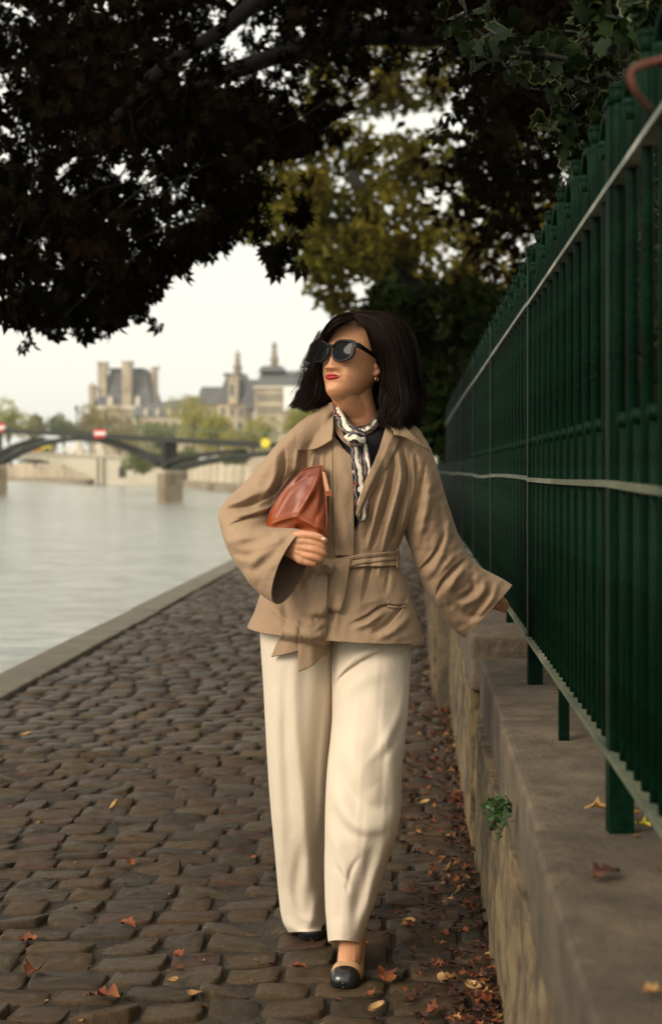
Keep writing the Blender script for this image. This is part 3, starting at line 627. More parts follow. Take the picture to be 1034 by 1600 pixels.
for k, (px, py, L, m, lab) in enumerate([(932, 1272, .05, 'dead_tan', 'pale yellow leaf on the coping left of the near fence post'), (990, 1278, .05, 'dead_tan', 'pale curled leaf on the coping right of the near fence post'), (1004, 1296, .035, 'yellow', 'small yellow petal on the coping under the rail'),
                                     (948, 1375, .06, 'dead', 'red brown leaf flat on the near coping'), (1022, 1560, .032, 'dead_tan', 'golden leaf at the bottom right corner of the coping')]):
    v, f = dleaf(80+k, L); me = fastmesh('coping_leaf', v, f, M[m], True); o = link('coping_leaf', me); o.location = gp(px, py, .672); o.rotation_euler = (0, 0, random.uniform(0, 6)); tag(o, lab, 'leaf', 'leaves lying on the wall coping')
# ================================================================= FAR BANK
bank_edge = [(70, 190), (20, 205), (-29, 226), (-57, 331), (-62, 347), (-80, 353), (-128, 470), (-360, 720)]
def bank_poly(off):   # shifted away from the river
    d = np.array([.45, .9])*off; return [(x+d[0], y_+d[1]) for x, y_ in bank_edge]
def strip(name, p0, p1, z0, z1, m, kind=None, parent=None, seed=0):
    mb = MB(); 
    for i in range(len(p0)-1):
        a, b_, c, d = p0[i], p0[i+1], p1[i+1], p1[i]
        V = [(*a, z0), (*b_, z0), (*c, z0), (*d, z0), (*a, z1), (*b_, z1), (*c, z1), (*d, z1)]
        mb.add(V, [(0, 1, 2, 3), (4, 5, 6, 7), (0, 1, 5, 4), (1, 2, 6, 5), (2, 3, 7, 6), (3, 0, 4, 7)])
    o = mb.build(name, m, parent)
    if kind: o['kind'] = kind
    return o
strip('far_quay', bank_poly(0), bank_poly(9), WATER_Z-1, -1.05, M['lime_dark'], 'structure')
strip('far_street', bank_poly(9.6), bank_poly(420), -1.6, 2.6, M['street'], 'structure')
ew = empty('embankment_wall', (*bank_poly(9)[2], -1), 'pale stone embankment wall along the far bank of the river', 'wall')
strip('wall_face', bank_poly(9), bank_poly(9.6), -1.1, 3.2, M['lime'], None, ew)
strip('parapet', bank_poly(8.85), bank_poly(9.75), 3.2, 3.55, M['lime_pale'], None, ew)
# buttress piers on the embankment face
for i in (3,):
    a, b_ = np.array(bank_poly(8.8)[i-1]), np.array(bank_poly(8.8)[i])
    for t_ in np.linspace(.1, .95, 9):
        p = a+(b_-a)*t_; mb = MB(); mb.frustum(p, 1.0, .8, -1.1, 3.1, 8); mb.build('buttress', M['lime_pale'], ew)
def box_px(mb, x0, x1, y0, y1, Y, dep):
    """box from its front rectangle as measured, Y metres away, dep metres deep"""
    a, b_ = W(x0, y1, Y), W(x1, y0, Y); mb.box((a[0], Y, a[2]), (b_[0], Y+dep, b_[2])); return mb
def taper_px(mb, xb0, xb1, yb, xt0, xt1, yt, Y, dep, ins=None):
    a, b_, c, d = W(xb0, yb, Y), W(xb1, yb, Y), W(xt0, yt, Y), W(xt1, yt, Y); i = dep*.25 if ins is None else ins
    V = [(a[0], Y, a[2]), (b_[0], Y, a[2]), (b_[0], Y+dep, a[2]), (a[0], Y+dep, a[2]), (c[0], Y+i, c[2]), (d[0], Y+i, c[2]), (d[0], Y+dep-i, c[2]), (c[0], Y+dep-i, c[2])]
    return mb.add(V, [(0, 3, 2, 1), (4, 5, 6, 7), (0, 1, 5, 4), (1, 2, 6, 5), (2, 3, 7, 6), (3, 0, 4, 7)])
def windows(par, xs, y0, y1, wpx, Y, dormer=False):
    for x in xs:
        mb = MB(); box_px(mb, x-wpx/2, x+wpx/2, y0, y1, Y-.12, .4); f = mb.build('window', M['wind'], par)
        mb = MB(); box_px(mb, x-wpx/2-.35, x-wpx/2, y0-.3, y1+.3, Y-.3, .4); box_px(mb, x+wpx/2, x+wpx/2+.35, y0-.3, y1+.3, Y-.3, .4); box_px(mb, x-wpx/2, x+wpx/2, y0-.7, y0-.05, Y-.3, .4); mb.build('frame', M['lime_pale'], f)
# corner pavilion
Y = 520; P_ = empty('palace_pavilion', tuple(W(188, 700, Y)), 'square corner pavilion of the palace with steep slate roof and tall chimneys', 'palace')
mb = MB(); box_px(mb, 139, 238, 640, 715, Y, 26); mb.build('wall', M['lime'], P_)
mb = MB(); box_px(mb, 137, 240, 633.5, 640, Y-.8, 27.6); mb.build('cornice', M['lime_pale'], P_)
mb = MB(); taper_px(mb, 148, 237, 633.3, 168, 223, 577, Y+.5, 25, 6); r_ = mb.build('roof', M['slate'], P_)
mb = MB(); box_px(mb, 167, 224, 575, 577, Y+6.2, 13.5); mb.build('ridge', M['slate'], r_)
for x0, x1, yt, yb, dy in ((153, 166, 567, 634, 2), (191, 205, 566, 634, -.4), (237, 244, 575, 634, 8), (139, 147, 604, 634, 0)):
    mb = MB(); box_px(mb, x0, x1, yt, yb, Y+dy, 4); box_px(mb, x0-1, x1+1, yt-2, yt+1, Y+dy-.4, 4.8)
    if x1-x0 > 10: box_px(mb, x0-1, x1+1, (yt+yb)/2+6, (yt+yb)/2+8, Y+dy-.4, 4.8)
    else: mb.frustum((W((x0+x1)/2, 0, Y)[0], Y+dy+2), .9, .1, W(0, yt-2, Y)[2], W(0, yt-8, Y)[2], 8)
    mb.build('chimney', M['lime'], r_)
for x in (172, 215): mb = MB(); box_px(mb, x-4, x+4, 624, 633.3, Y-.2, 4); taper_px(mb, x-4.6, x+4.6, 624, x-1, x+1, 619, Y-.3, 4.2, .3); mb.build('dormer', M['lime_pale'], r_)
windows(P_, [150, 165, 180, 198, 214, 228], 648, 662, 4, Y); windows(P_, [150, 165, 180, 198, 214, 228], 670, 684, 4, Y)
# gallery wing
Y = 500; P_ = empty('palace_gallery', tuple(W(270, 700, Y)), 'long palace gallery with grey slate roof between the corner pavilion and the domed pavilion', 'palace')
mb = MB(); box_px(mb, 208, 322, 650, 715, Y, 16); mb.build('wall', M['lime'], P_)
mb = MB(); a = [W(206, 651, Y-.5), W(322, 651, Y-.5), W(322, 617, Y+5), W(212, 635, Y+5), W(212, 635, Y+11), W(322, 617, Y+11), W(322, 651, Y+16.5), W(206, 651, Y+16.5)]
mb.add(a, [(0, 1, 2, 3), (3, 2, 5, 4), (4, 5, 6, 7), (0, 3, 4, 7), (1, 6, 5, 2), (0, 7, 6, 1)]); r_ = mb.build('roof', M['slate'], P_)
for x in (228, 246, 264, 282, 300): mb = MB(); box_px(mb, x-2.5, x+2.5, 642, 650, Y-.6, 4); taper_px(mb, x-3, x+3, 642, x-.5, x+.5, 638, Y-.7, 4.2, .2); mb.build('dormer', M['lime_pale'], r_)
windows(P_, [216, 230, 244, 258, 272, 286, 300, 314], 658, 671, 4, Y)
def lantern(par, x, ytop, ybase, Y, sc=1, m='lime_dark'):
    c = W(x, 0, Y)[0]; z = lambda y_: W(0, y_, Y)[2]; h = ybase-ytop; k = Y/FPX*sc; mb = MB()
    prof = [(0, 7.5), (.12, 7.5), (.13, 5), (.22, 6.2), (.34, 6.6), (.46, 4.4), (.52, 3.6), (.56, 4.6), (.58, 4.6), (.59, 1)]
    for (t0, r0), (t1, r1) in zip(prof, prof[1:]):
        if t1 > t0: mb.frustum((c, Y+7), r0*k, r1*k, z(ybase-h*t0), z(ybase-h*t1), 14)
    for q_ in range(8):
        a = q_*math.pi/4; mb.frustum((c+3.2*k*math.cos(a), Y+7+3.2*k*math.sin(a)), .55*k, .55*k, z(ybase-h*.58), z(ybase-h*.74), 6)
    for (t0, r0), (t1, r1) in zip([(.74, 4.4), (.77, 4.4), (.84, 3.6), (.90, 1.6), (1, .2)], [(.77, 4.4), (.84, 3.6), (.90, 1.6), (1, .2)]): mb.frustum((c, Y+7), r0*k, r1*k, z(ybase-h*t0), z(ybase-h*t1), 12)
    mb.build('lantern', M[m], par, smooth=False)
Y = 430; P_ = empty('palace_domed_pavilion', tuple(W(360, 700, Y)), 'palace pavilion with square slate dome and dark bulbous lantern, left of the larger block', 'palace')
mb = MB(); box_px(mb, 306, 345, 632, 712, Y+3, 18); box_px(mb, 340, 384, 628, 715, Y, 22); mb.build('wall', M['lime'], P_)
mb = MB(); taper_px(mb, 339, 386, 630, 350, 379, 586, Y-.5, 23, 5); box_px(mb, 349, 380, 583, 587, Y+4.2, 13); taper_px(mb, 305, 345, 634, 311, 345, 603, Y+2.5, 18, 5); r_ = mb.build('roof', M['slate'], P_)
mb = MB(); box_px(mb, 357, 372, 592, 632, Y-.9, 5); taper_px(mb, 354, 375, 592, 363, 366, 584, Y-1, 5, .2); mb.build('dormer', M['lime'], r_)
lantern(P_, 367, 542, 585, Y)
windows(P_, [348, 362, 376], 637, 650, 4, Y); windows(P_, [362], 600, 618, 5, Y-.9); windows(P_, [314, 326, 336], 640, 652, 3.5, Y+3)
Y = 410; P_ = empty('palace_main_block', tuple(W(440, 700, Y)), 'broad palace block with pale slate roof, tallest lantern and white end wall', 'palace')
mb = MB(); box_px(mb, 398, 500, 607, 715, Y, 26); mb.build('wall', M['lime'], P_)
mb = MB(); box_px(mb, 443, 470, 604, 642, Y-.8, .7); mb.build('white_sheeting', M['white'], P_)
mb = MB(); box_px(mb, 396, 502, 603, 607, Y-.7, 27); mb.build('cornice', M['lime_pale'], P_)
mb = MB(); taper_px(mb, 382, 402, 640, 386, 402, 592, Y+8, 14, 3); taper_px(mb, 400, 500, 603, 404, 496, 586, Y-.2, 26, 3); taper_px(mb, 404, 496, 586, 412, 488, 578, Y+3, 20, 4); taper_px(mb, 403, 445, 580, 409, 439, 571, Y+3, 14, 2); mb.build('roof', M['slate'], P_)
lantern(P_, 425, 528, 573, Y)
windows(P_, [404, 411, 418, 425, 432, 439], 615, 627, 3, Y); windows(P_, [404, 411, 418, 425, 432, 439], 634, 646, 3, Y)
# far city beyond the stone bridge
for k, (x0, x1, y0, Y, lab) in enumerate([(28, 60, 722, 640, 'low pale riverside building seen under the left of the stone arch'), (62, 100, 727, 620, 'long low pale quay building seen through the stone arch'), (100, 146, 730, 600, 'grey quay shed in the shade of the stone arch')]):
    t = empty('riverside_building', tuple(W(x0, 748, Y)), lab, 'building'); mb = MB(); box_px(mb, x0, x1, y0, 752, Y, 12); mb.build('wall', M['lime_pale' if k < 2 else 'lime'], t)
    mb = MB(); taper_px(mb, x0-.5, x1+.5, y0, x0+1, x1-1, y0-4, Y-.5, 13, 4); mb.build('roof', M['slate'], t); windows(t, np.arange(x0+4, x1-2, 7), y0+7, y0+14, 2.4, Y)
# stone road bridge
Y = 335; t = empty('stone_bridge', tuple(W(80, 752, Y)), 'pale stone road bridge with one wide arch behind the iron footbridge', 'bridge')
top = [(x, y_) for x, y_ in ((-260, 706), (20, 707), (90, 709), (150, 712), (215, 716), (262, 722))]
arch = [(x, 715.5+33*((x-30)/118.)**2.0) for x in np.linspace(148, -88, 33)]
poly = top+[(262, 758), (149, 758)]+arch+[(-89, 758), (-260, 758)]
# spandrel wall made of column quads so that it triangulates cleanly
mb = MB(); xs = sorted(set([x for x, _ in top]+[a[0] for a in arch]+[149, 262, -89, -260])); ft = bound(*zip(*top))
def fb(x): return 758 if (x >= 148.5 or x <= -88.5) else 715.5+33*((x-30)/118.)**2
for x0, x1 in zip(xs, xs[1:]):
    xm = (x0+x1)/2; p = [W(x0, ft(x0), Y), W(x1, ft(x1), Y), W(x1, fb(x1) if abs(fb(xm)-758) > .1 else 758, Y), W(x0, fb(x0) if abs(fb(xm)-758) > .1 else 758, Y)]
    mb.prism(p, (0, 14, 0))
mb.build('spandrel', M['lime_pale'], t)
mb = MB()
for (x0, y0), (x1, y1) in zip(top, top[1:]): mb.prism([W(x0, y0-1.5, Y-.6), W(x1, y1-1.5, Y-.6), W(x1, y1+1.2, Y-.6), W(x0, y0+1.2, Y-.6)], (0, 15.2, 0))
mb.build('cornice', M['lime_pale'], t)
mb = MB()
for (x0, y0), (x1, y1) in zip(arch, arch[1:]): mb.prism([W(x0, y0-.2, Y-.25), W(x1, y1-.2, Y-.25), W(x1, y1-2.6, Y-.25), W(x0, y0-2.6, Y-.25)], (0, .3, 0))
mb.build('arch_ring', M['lime_pale'], t)
mb = MB(); a, b_ = W(186, 746, Y-.15), W(197, 733, Y-.15); c = W(191.5, 733, Y-.15); n = 12; rr = (b_[0]-a[0])/2
P2 = [(a[0], a[1], a[2]), (b_[0], a[1], a[2])]+[(c[0]+rr*math.cos(q), a[1], c[2]+rr*math.sin(q)) for q in np.linspace(0, math.pi, n)]
mb.prism(P2, (0, .3, 0)); mb.build('niche_shade_slab', M['dark'], t)  # dark slab on the face: the opening's shade is its colour, nothing recessed
mb = MB()
for x in (148, 156): box_px(mb, x, x+3.5, 714, 757, Y-1, 1.2)
mb.build('abutment_pier', M['lime_pale'], t)
for x, lab in ((124, 'left pale stone pedestal statue at the bridge end'), (157, 'right pale stone pedestal statue at the bridge end')):
    s = empty('statue', tuple(W(x, 712, Y+2)), lab, 'statue'); mb = MB(); box_px(mb, x-6, x+6, 702, 713, Y+1, 4); mb.build('pedestal', M['lime_pale'], s)
    c = W(x, 702, Y+3); mb = MB(); mb.frustum((c[0], c[1]), 1.1, .5, c[2], c[2]+2.2, 10); mb.frustum((c[0], c[1]), .55, .8, c[2]+2.2, c[2]+3, 10); mb.frustum((c[0], c[1]), .35, .3, c[2]+3, c[2]+3.6, 8); mb.build('figure', M['lime_pale'], s)
def vehicle(name, x, yb, L, H, Y, m, lab, cab=.25, cat='van'):
    p = W(x, yb, Y); t = empty(name, tuple(p), lab, cat); mb = MB(); mb.box((p[0]-L/2+L*cab, Y, p[2]+.5), (p[0]+L/2, Y+2.3, p[2]+H)); mb.build('body', m, t, bevel=.08)
    mb = MB(); mb.prism([(p[0]-L/2, Y+.05, p[2]+.5), (p[0]-L/2+L*cab-.06, Y+.05, p[2]+.5), (p[0]-L/2+L*cab-.06, Y+.05, p[2]+H*.8), (p[0]-L/2+L*cab*.45, Y+.05, p[2]+H*.8), (p[0]-L/2, Y+.05, p[2]+H*.45)], (0, 2.2, 0)); mb.build('cab', m, t)
    for q_ in (-.32, .32):
        mb = MB(); c = (p[0]+L*q_, p[2]+.5); n = 12; mb.prism([(c[0]+.45*math.cos(a), Y-.05, c[1]+.45*math.sin(a)) for a in np.linspace(0, 2*math.pi, n, endpoint=False)], (0, .3, 0)); mb.build('wheel', M['tyre'], t)
vehicle('delivery_truck', 110, 712, 3.9, 2.2, 339, M['white'], 'white box truck crossing the stone bridge', cat='truck')
vehicle('orange_van', 53, 711, 2.5, 1.6, 338, M['orange'], 'small orange van on the stone bridge', cat='van')
vehicle('yellow_van', 68, 705, 2.8, 1.6, 345, M['yellow'], 'yellowish van further back on the stone bridge', cat='van')
# ---- iron footbridge
A = np.array([-27.1, 155.0]); D_ = np.array([-57.5, 194.0])-A
def deckz(s): return float(np.interp(s, [-1.1, -.5, 0, 1, 2], [2.6, 3.75, 4.80, 7.0, 8.3]))
def bp_(s, off=0.0):
    nrm = np.array([-D_[1], D_[0]]); nrm = -nrm/np.linalg.norm(nrm); p = A+D_*s+nrm*off; return p
t = empty('iron_footbridge', (*A, WATER_Z), 'dark iron footbridge on stone piers crossing the river', 'bridge')
ss = np.linspace(-1.05, 2.0, 44)
def beam(offs, z0, z1, m, name, par, wid=.3, sl=ss, zf=deckz):
    mb = MB()
    for off in offs:
        for a, b_ in zip(sl, sl[1:]):
            p, q_, r_, u = bp_(a, off), bp_(b_, off), bp_(b_, off+wid), bp_(a, off+wid)
            mb.add([(*p, zf(a)+z0), (*q_, zf(b_)+z0), (*r_, zf(b_)+z0), (*u, zf(a)+z0), (*p, zf(a)+z1), (*q_, zf(b_)+z1), (*r_, zf(b_)+z1), (*u, zf(a)+z1)],
                   [(0, 1, 2, 3), (4, 5, 6, 7), (0, 1, 5, 4), (2, 3, 7, 6)]+([(0, 3, 7, 4)] if a == sl[0] else [])+([(1, 2, 6, 5)] if b_ == sl[-1] else []))
    return mb.build(name, m, par)
BW = 1.7
beam([0], -.35, .0, M['iron'], 'deck', t, wid=BW)
for q in (-.15, BW-.1): beam([q], -.45, .10, M['iron'], 'edge_beam', t, wid=.25)
rl = beam([-.1], 1.0, 1.05, M['lampgreen'], 'railing', t, wid=.05); beam([BW], 1.0, 1.05, M['lampgreen'], 'railing', t, wid=.07)
mb = MB()
for s in np.linspace(-1.0, 2, 90):
    for off in (-.1, BW):
        p = bp_(s, off); mb.box((p[0]-.015, p[1]-.015, deckz(s)+.1), (p[0]+.015, p[1]+.015, deckz(s)+1.02))
mb.build('balusters', M['lampgreen'], rl)['kind'] = 'stuff'
def spring(s0): return 1.3-(733-VY)*155/FPX if s0 == 0 else 1.9
for s0 in (-1, 0, 1):
    za = 1.3 if s0 == 0 else (1.9 if s0 == 1 else .9); zb = {0: 1.9, 1: 2.4, -1: 1.3}[s0]
    for off in (.1, BW/2, BW-.4):
        sl = np.linspace(s0+.03, s0+.97, 25)
        def zf(s, s0=s0, za=za, zb=zb):
            u = s-s0; mid = deckz(s0+.5)-.75; u2 = (2*u-1); base = za*(1-u)+zb*u
            return mid-(mid-base)*abs(u2)**2.1
        beam([off], -.22, .22, M['iron'], 'arch_rib', t, wid=.35, sl=sl, zf=zf)
        for e, sg in ((s0, 1), (s0+1, -1)):   # half arches that branch off above each pier
            sl2 = np.linspace(.0, .30, 9); zpier = za if sg == 1 else zb
            def zf2(s, e=e, sg=sg, zpier=zpier):
                u = abs(s-e)/.30; return (zpier+.5)+(deckz(s)-.9-zpier-.5)*(.15+.85*u**.75)
            beam([off], -.16, .16, M['iron'], 'spandrel_strut', t, wid=.25, sl=[e+sg*q_ for q_ in sl2] if sg == 1 else [e-q_ for q_ in sl2][::-1], zf=zf2)
for s0, zt, rad in ((-1, .9, .8), (0, 1.3, .8), (1, 1.95, .8), (2, 2.2, .8)):
    c0, c1 = bp_(s0, -.2), bp_(s0, BW+.2); u = (D_/np.linalg.norm(D_)); v = (c1-c0)/np.linalg.norm(c1-c0)
    out = [c0-v*.5, c0+u*rad*.75-v*.25, c0+u*rad, c1+u*rad, c1+v*.5, c1-u*rad, c0-u*rad, c0-u*rad*.75-v*.25]
    mb = MB(); mb.prism([(*p, WATER_Z-1) for p in out], (0, 0, zt-WATER_Z+1)); o = mb.build('pier', M['lime_dark'], t)
    mb = MB(); mb.prism([(*((np.array(p)-(c0+c1)/2)*1.06+(c0+c1)/2), zt-.35) for p in out], (0, 0, .38)); mb.build('pier_cap', M['lime'], o)
    mb = MB()
    for off in (.1, BW/2, BW-.4): p = bp_(s0, off); mb.box((p[0]-.3, p[1]-.3, zt), (p[0]+.3, p[1]+.3, deckz(s0)-.3))
    mb.build('column', M['iron'], t)
def on_deck(px, off):
    best = min(np.linspace(-1, 2, 3000), key=lambda s: abs(VX+FPX*bp_(s, off)[0]/bp_(s, off)[1]-px)); p = bp_(best, off); return p[0], p[1], deckz(best)
for px, lab, kind in ((158, 'red and white rectangular no entry board for boats on the footbridge edge', 'bar'), (415, 'yellow navigation board on the footbridge beside her sleeve', 'dia'), (0, 'red navigation board on the footbridge at the left edge', 'bar2')):
    x, y_, z = on_deck(px, -.4); t2 = empty('navigation_sign', (x, y_, z), lab, 'sign'); k = y_/FPX; y_ -= .2
    if kind != 'dia':
        mb = MB(); mb.box((x-10*k, y_-.1, z-4.6*k), (x+10*k, y_, z+9*k)); b1 = mb.build('board', M['red'], t2); 
        mb = MB(); mb.box((x-9.2*k, y_-.13, z+.1*k), (x+9.2*k, y_-.101, z+4.6*k)); mb.build('white_band', M['white'], b1)
    else:
        mb = MB(); mb.prism([(x+7.5*k*math.cos(a), y_-.1, z+1*k+7.5*k*math.sin(a)) for a in np.linspace(0, 2*math.pi, 20, endpoint=False)], (0, .1, 0)); mb.build('board', M['yellow'], t2)
    mb = MB(); mb.box((x-.06, y_+.01, z-.6), (x+.06, y_+.12, z+1)); mb.build('bracket', M['iron'], t2)
for px, h, lab in ((120, 34, 'left lamp post on the footbridge, between the two statues below'), (166, 26, 'lamp post on the footbridge just right of the red and white board'), (215, 24, 'lamp post on the footbridge in front of the gallery'), (375, 20, 'right lamp post on the footbridge near her sleeve')):
    x, y_, z = on_deck(px, 1); k = y_/FPX; t2 = empty('lamp_post', (x, y_, z), lab, 'lamp post', 'lamp posts on the footbridge'); mb = MB(); mb.tube([(x, y_, z), (x, y_, z+h*k)], [.10, .06], 6); mb.build('pole', M['lampgreen'], t2); mb = MB(); mb.frustum((x, y_), .14, .26, z+h*k, z+h*k+.5, 8); mb.frustum((x, y_), .28, .05, z+h*k+.5, z+h*k+.75, 8); mb.build('lantern', M['lampgreen'], t2)
# tiny pedestrian on the footbridge, one continuous figure
def skin_fig(name, joints, edges, m, parent=None):
    me = bpy.data.meshes.new(name); me.from_pydata([j[0] for j in joints], edges, []); o = bpy.data.objects.new(name, me); COL.objects.link(o)
    md = o.modifiers.new('s', 'SKIN'); md.use_smooth_shade = True
    for i, j in enumerate(joints): me.skin_vertices[0].data[i].radius = (j[1], j[1])
    me.skin_vertices[0].data[0].use_root = True; o.modifiers.new('u', 'SUBSURF').levels = 1
    d = bpy.context.evaluated_depsgraph_get(); me2 = bpy.data.meshes.new_from_object(o.evaluated_get(d)); bpy.data.objects.remove(o); me2.materials.clear(); me2.materials.append(m); return link(name, me2, parent)
x, y_, z = on_deck(82, 1.5); J = [((0, 0, .95), .16), ((0, 0, 1.4), .19), ((0, 0, 1.55), .07), ((0, 0, 1.7), .11), ((-.1, 0, .5), .09), ((-.12, -.05, .05), .06), ((.1, 0, .5), .09), ((.13, .1, .05), .06), ((-.26, 0, 1.15), .06), ((-.28, -.05, .9), .05), ((.26, 0, 1.15), .06), ((.28, -.1, .92), .05)]
jac = mat('dark_clothes', (.03, .035, .05), .9)
o = skin_fig('person', [((x+j[0][0], y_+j[0][1], z+j[0][2]*1.02), j[1]) for j in J], [(0, 1), (1, 2), (2, 3), (0, 4), (4, 5), (0, 6), (6, 7), (1, 8), (8, 9), (1, 10), (10, 11)], jac)
tag(o, 'distant pedestrian in dark clothes walking on the footbridge', 'person')
# ---- trees along the far bank
BT = [(18, 652, 30, 330, 0, 'leafy yellow green tree at the left edge beyond the footbridge'), (55, 668, 16, 420, 1, 'small brownish tree right of the leftmost tree'), (100, 668, 17, 400, 2, 'low green tree below the gap in the sky'), (140, 660, 24, 460, 1, 'brown green tree in front of the pavilion foot, left'),
      (190, 668, 34, 360, 1, 'wide brownish tree in front of the corner pavilion'), (250, 672, 28, 330, 2, 'grey green tree in front of the gallery'), (302, 648, 36, 290, 0, 'tallest bright yellow green tree in front of the gallery roof end'), (345, 662, 28, 285, 0, 'bright tree right of the tallest bank tree'),
      (400, 668, 32, 280, 0, 'yellow green tree below the domed pavilion'), (468, 650, 26, 285, 0, 'tree with bright leaves beside her hair'), (225, 712, 26, 240, 2, 'dark green tree seen under the footbridge left of the pier'), (292, 716, 18, 245, 2, 'small tree seen under the footbridge right of the pier'), (370, 712, 14, 245, 2, 'narrow tree against the embankment near her sleeve'), (60, 715, 22, 520, 1, 'brown tree far off through the stone arch')]
for k, (px, py, r_, Y, mi_, lab) in enumerate(BT):
    c = W(px, py, Y); rm = 1.3*r_*Y/FPX; base = (c[0], c[1], 2.4 if px > 62 or Y < 500 else -1.8); r2 = np.random.default_rng(k)
    bl = [(c[0]+r2.normal(0, .42)*rm, c[1]+r2.normal(0, .4)*rm, c[2]+r2.normal(-.1, .33)*rm, rm*r2.uniform(.38, .6)) for _ in range(8)]+[(c[0], c[1], c[2]-.2*rm, rm*.65)]
    crown_tree('bank_tree', base, 3, bl, 2600, .55*Y/300, M['bank_leafs'][mi_], lab, 70+k, group='trees along the far bank', tr=.3)

# ---- the damp autumn air
hz = MB(); hz.box((-1450, -320, WATER_Z-1.2), (1450, 2250, 75)); hm = bpy.data.materials.new('haze'); hm.use_nodes = True; hn = hm.node_tree; hn.nodes.remove(hn.nodes['Principled BSDF'])
pv = hn.nodes.new('ShaderNodeVolumePrincipled'); pv.inputs['Color'].default_value = (.97, .96, .92, 1); pv.inputs['Density'].default_value = .00022; pv.inputs['Anisotropy'].default_value = .2
hn.links.new(pv.outputs[0], hn.nodes['Material Output'].inputs['Volume']); o = hz.build('haze', hm); o['kind'] = 'stuff'
# ================================================================= THE WOMAN
woman = empty('person', (-.17, 3.85, 0), 'woman in tan belted jacket, cream wide trousers and dark sunglasses walking beside the green fence', 'person')
def polydist(px, py, pts):
    """signed distance, and position 0..1 along the polyline"""
    pts = np.array(pts, dtype=float)
    if len(pts) > 2: pts = spl(pts, 4*len(pts))
    seg = np.linalg.norm(np.diff(pts, axis=0), axis=1); cum = np.concatenate([[0], np.cumsum(seg)]); best = np.full(px.shape, 1e9); sg = np.zeros(px.shape); tt = np.zeros(px.shape)
    for i in range(len(pts)-1):
        a, b_ = pts[i], pts[i+1]; d = b_-a; L2 = (d@d)+1e-9
        u = ((px-a[0])*d[0]+(py-a[1])*d[1])/L2; uc = np.clip(u, 0, 1)
        qx, qy = px-a[0]-uc*d[0], py-a[1]-uc*d[1]; dist = np.hypot(qx, qy); m = dist < best
        best[m] = dist[m]; sg[m] = np.sign(d[0]*qy-d[1]*qx)[m]; tt[m] = ((cum[i]+uc*seg[i])/cum[-1])[m]
    return best, sg, tt
def folds(px, py, fl):
    out = np.zeros(px.shape)
    for f in fl:
        pts, w_, amp = f[:3]; amp = amp*1.75; w_ = w_*.88; kind = f[3] if len(f) > 3 else 'g'
        d, s, t_ = polydist(px, py, pts); tap = np.clip(np.sin(np.pi*np.clip(t_*.92+.04, 0, 1)), 0, 1)**.6
        if kind == 'g': pr = np.exp(-(d/w_)**2)
        else:
            k = 1 if kind == 's' else -1; pr = np.where(s*k > 0, np.exp(-(d/(w_*1.5))**2), np.exp(-(d/(w_*.2))**2))
        out += amp*pr*tap
    return out
def loft(rows, nr, ns, fl=(), ex=2.2, noise=.0025, nfx=.02, nfy=.006, seed=0, xw=.35):
    R = spl(np.array([list(r)+[0]*(8-len(r)) for r in rows], dtype=float), nr)
    th = 2*np.pi*np.arange(ns)/ns; c, s = np.cos(th), np.sin(th)
    cc = np.sign(c)*np.abs(c)**(2/ex); s2 = np.sign(s)*np.abs(s)**(2/ex); V = np.zeros((nr, ns, 3))
    for i, (x0, y0, x1, y1, Y, ry, dx, dz) in enumerate(R):
        A_, B_ = W(x0, y0, Y), W(x1, y1, Y); Cc = (A_+B_)/2+np.array([dx*Y/FPX, 0, 0]); D = np.array([dx*Y/FPX, ry, -dz*Y/FPX])
        V[i] = Cc+cc[:, None]*(B_-A_)/2+s2[:, None]*D
    px, py = proj(V); wf = np.clip(-s*2.2, 0, 1)[None, :]*np.ones((nr, 1))
    amt = folds(px, py, fl)*wf if fl else np.zeros((nr, ns))
    nz = noise*vnoise(np.stack([px*nfx*2, py*nfy*2, np.broadcast_to(th, px.shape)*.0+s[None, :]], -1), seed)+noise*.5*vnoise(np.stack([px*nfx*5, py*nfy*6, s[None, :]*1.0+px*0], -1), seed+5)
    V[..., 1] -= amt+nz*wf
    V[..., 0] += nz*xw*np.sign(c)[None, :]*(1-wf)+xw*amt*0
    return V
def grid_faces(nr, ns, closed=True):
    e = ns if closed else ns-1
    return [(i*ns+j, i*ns+(j+1) % ns, (i+1)*ns+(j+1) % ns, (i+1)*ns+j) for i in range(nr-1) for j in range(e)]
def cloth(name, V, F, m, par, thick=.003, uv=None, m2=None):
    me = fastmesh(name, V.reshape(-1, 3), F, m, True, uv); bm = bmesh.new(); bm.from_mesh(me); bmesh.ops.recalc_face_normals(bm, faces=bm.faces); bm.to_mesh(me); bm.free()
    if m2: me.materials.append(m2)
    o = link(name, me, par); md = o.modifiers.new('thickness', 'SOLIDIFY'); md.thickness = thick; md.offset = -1
    if m2: md.material_offset = 1
    return o
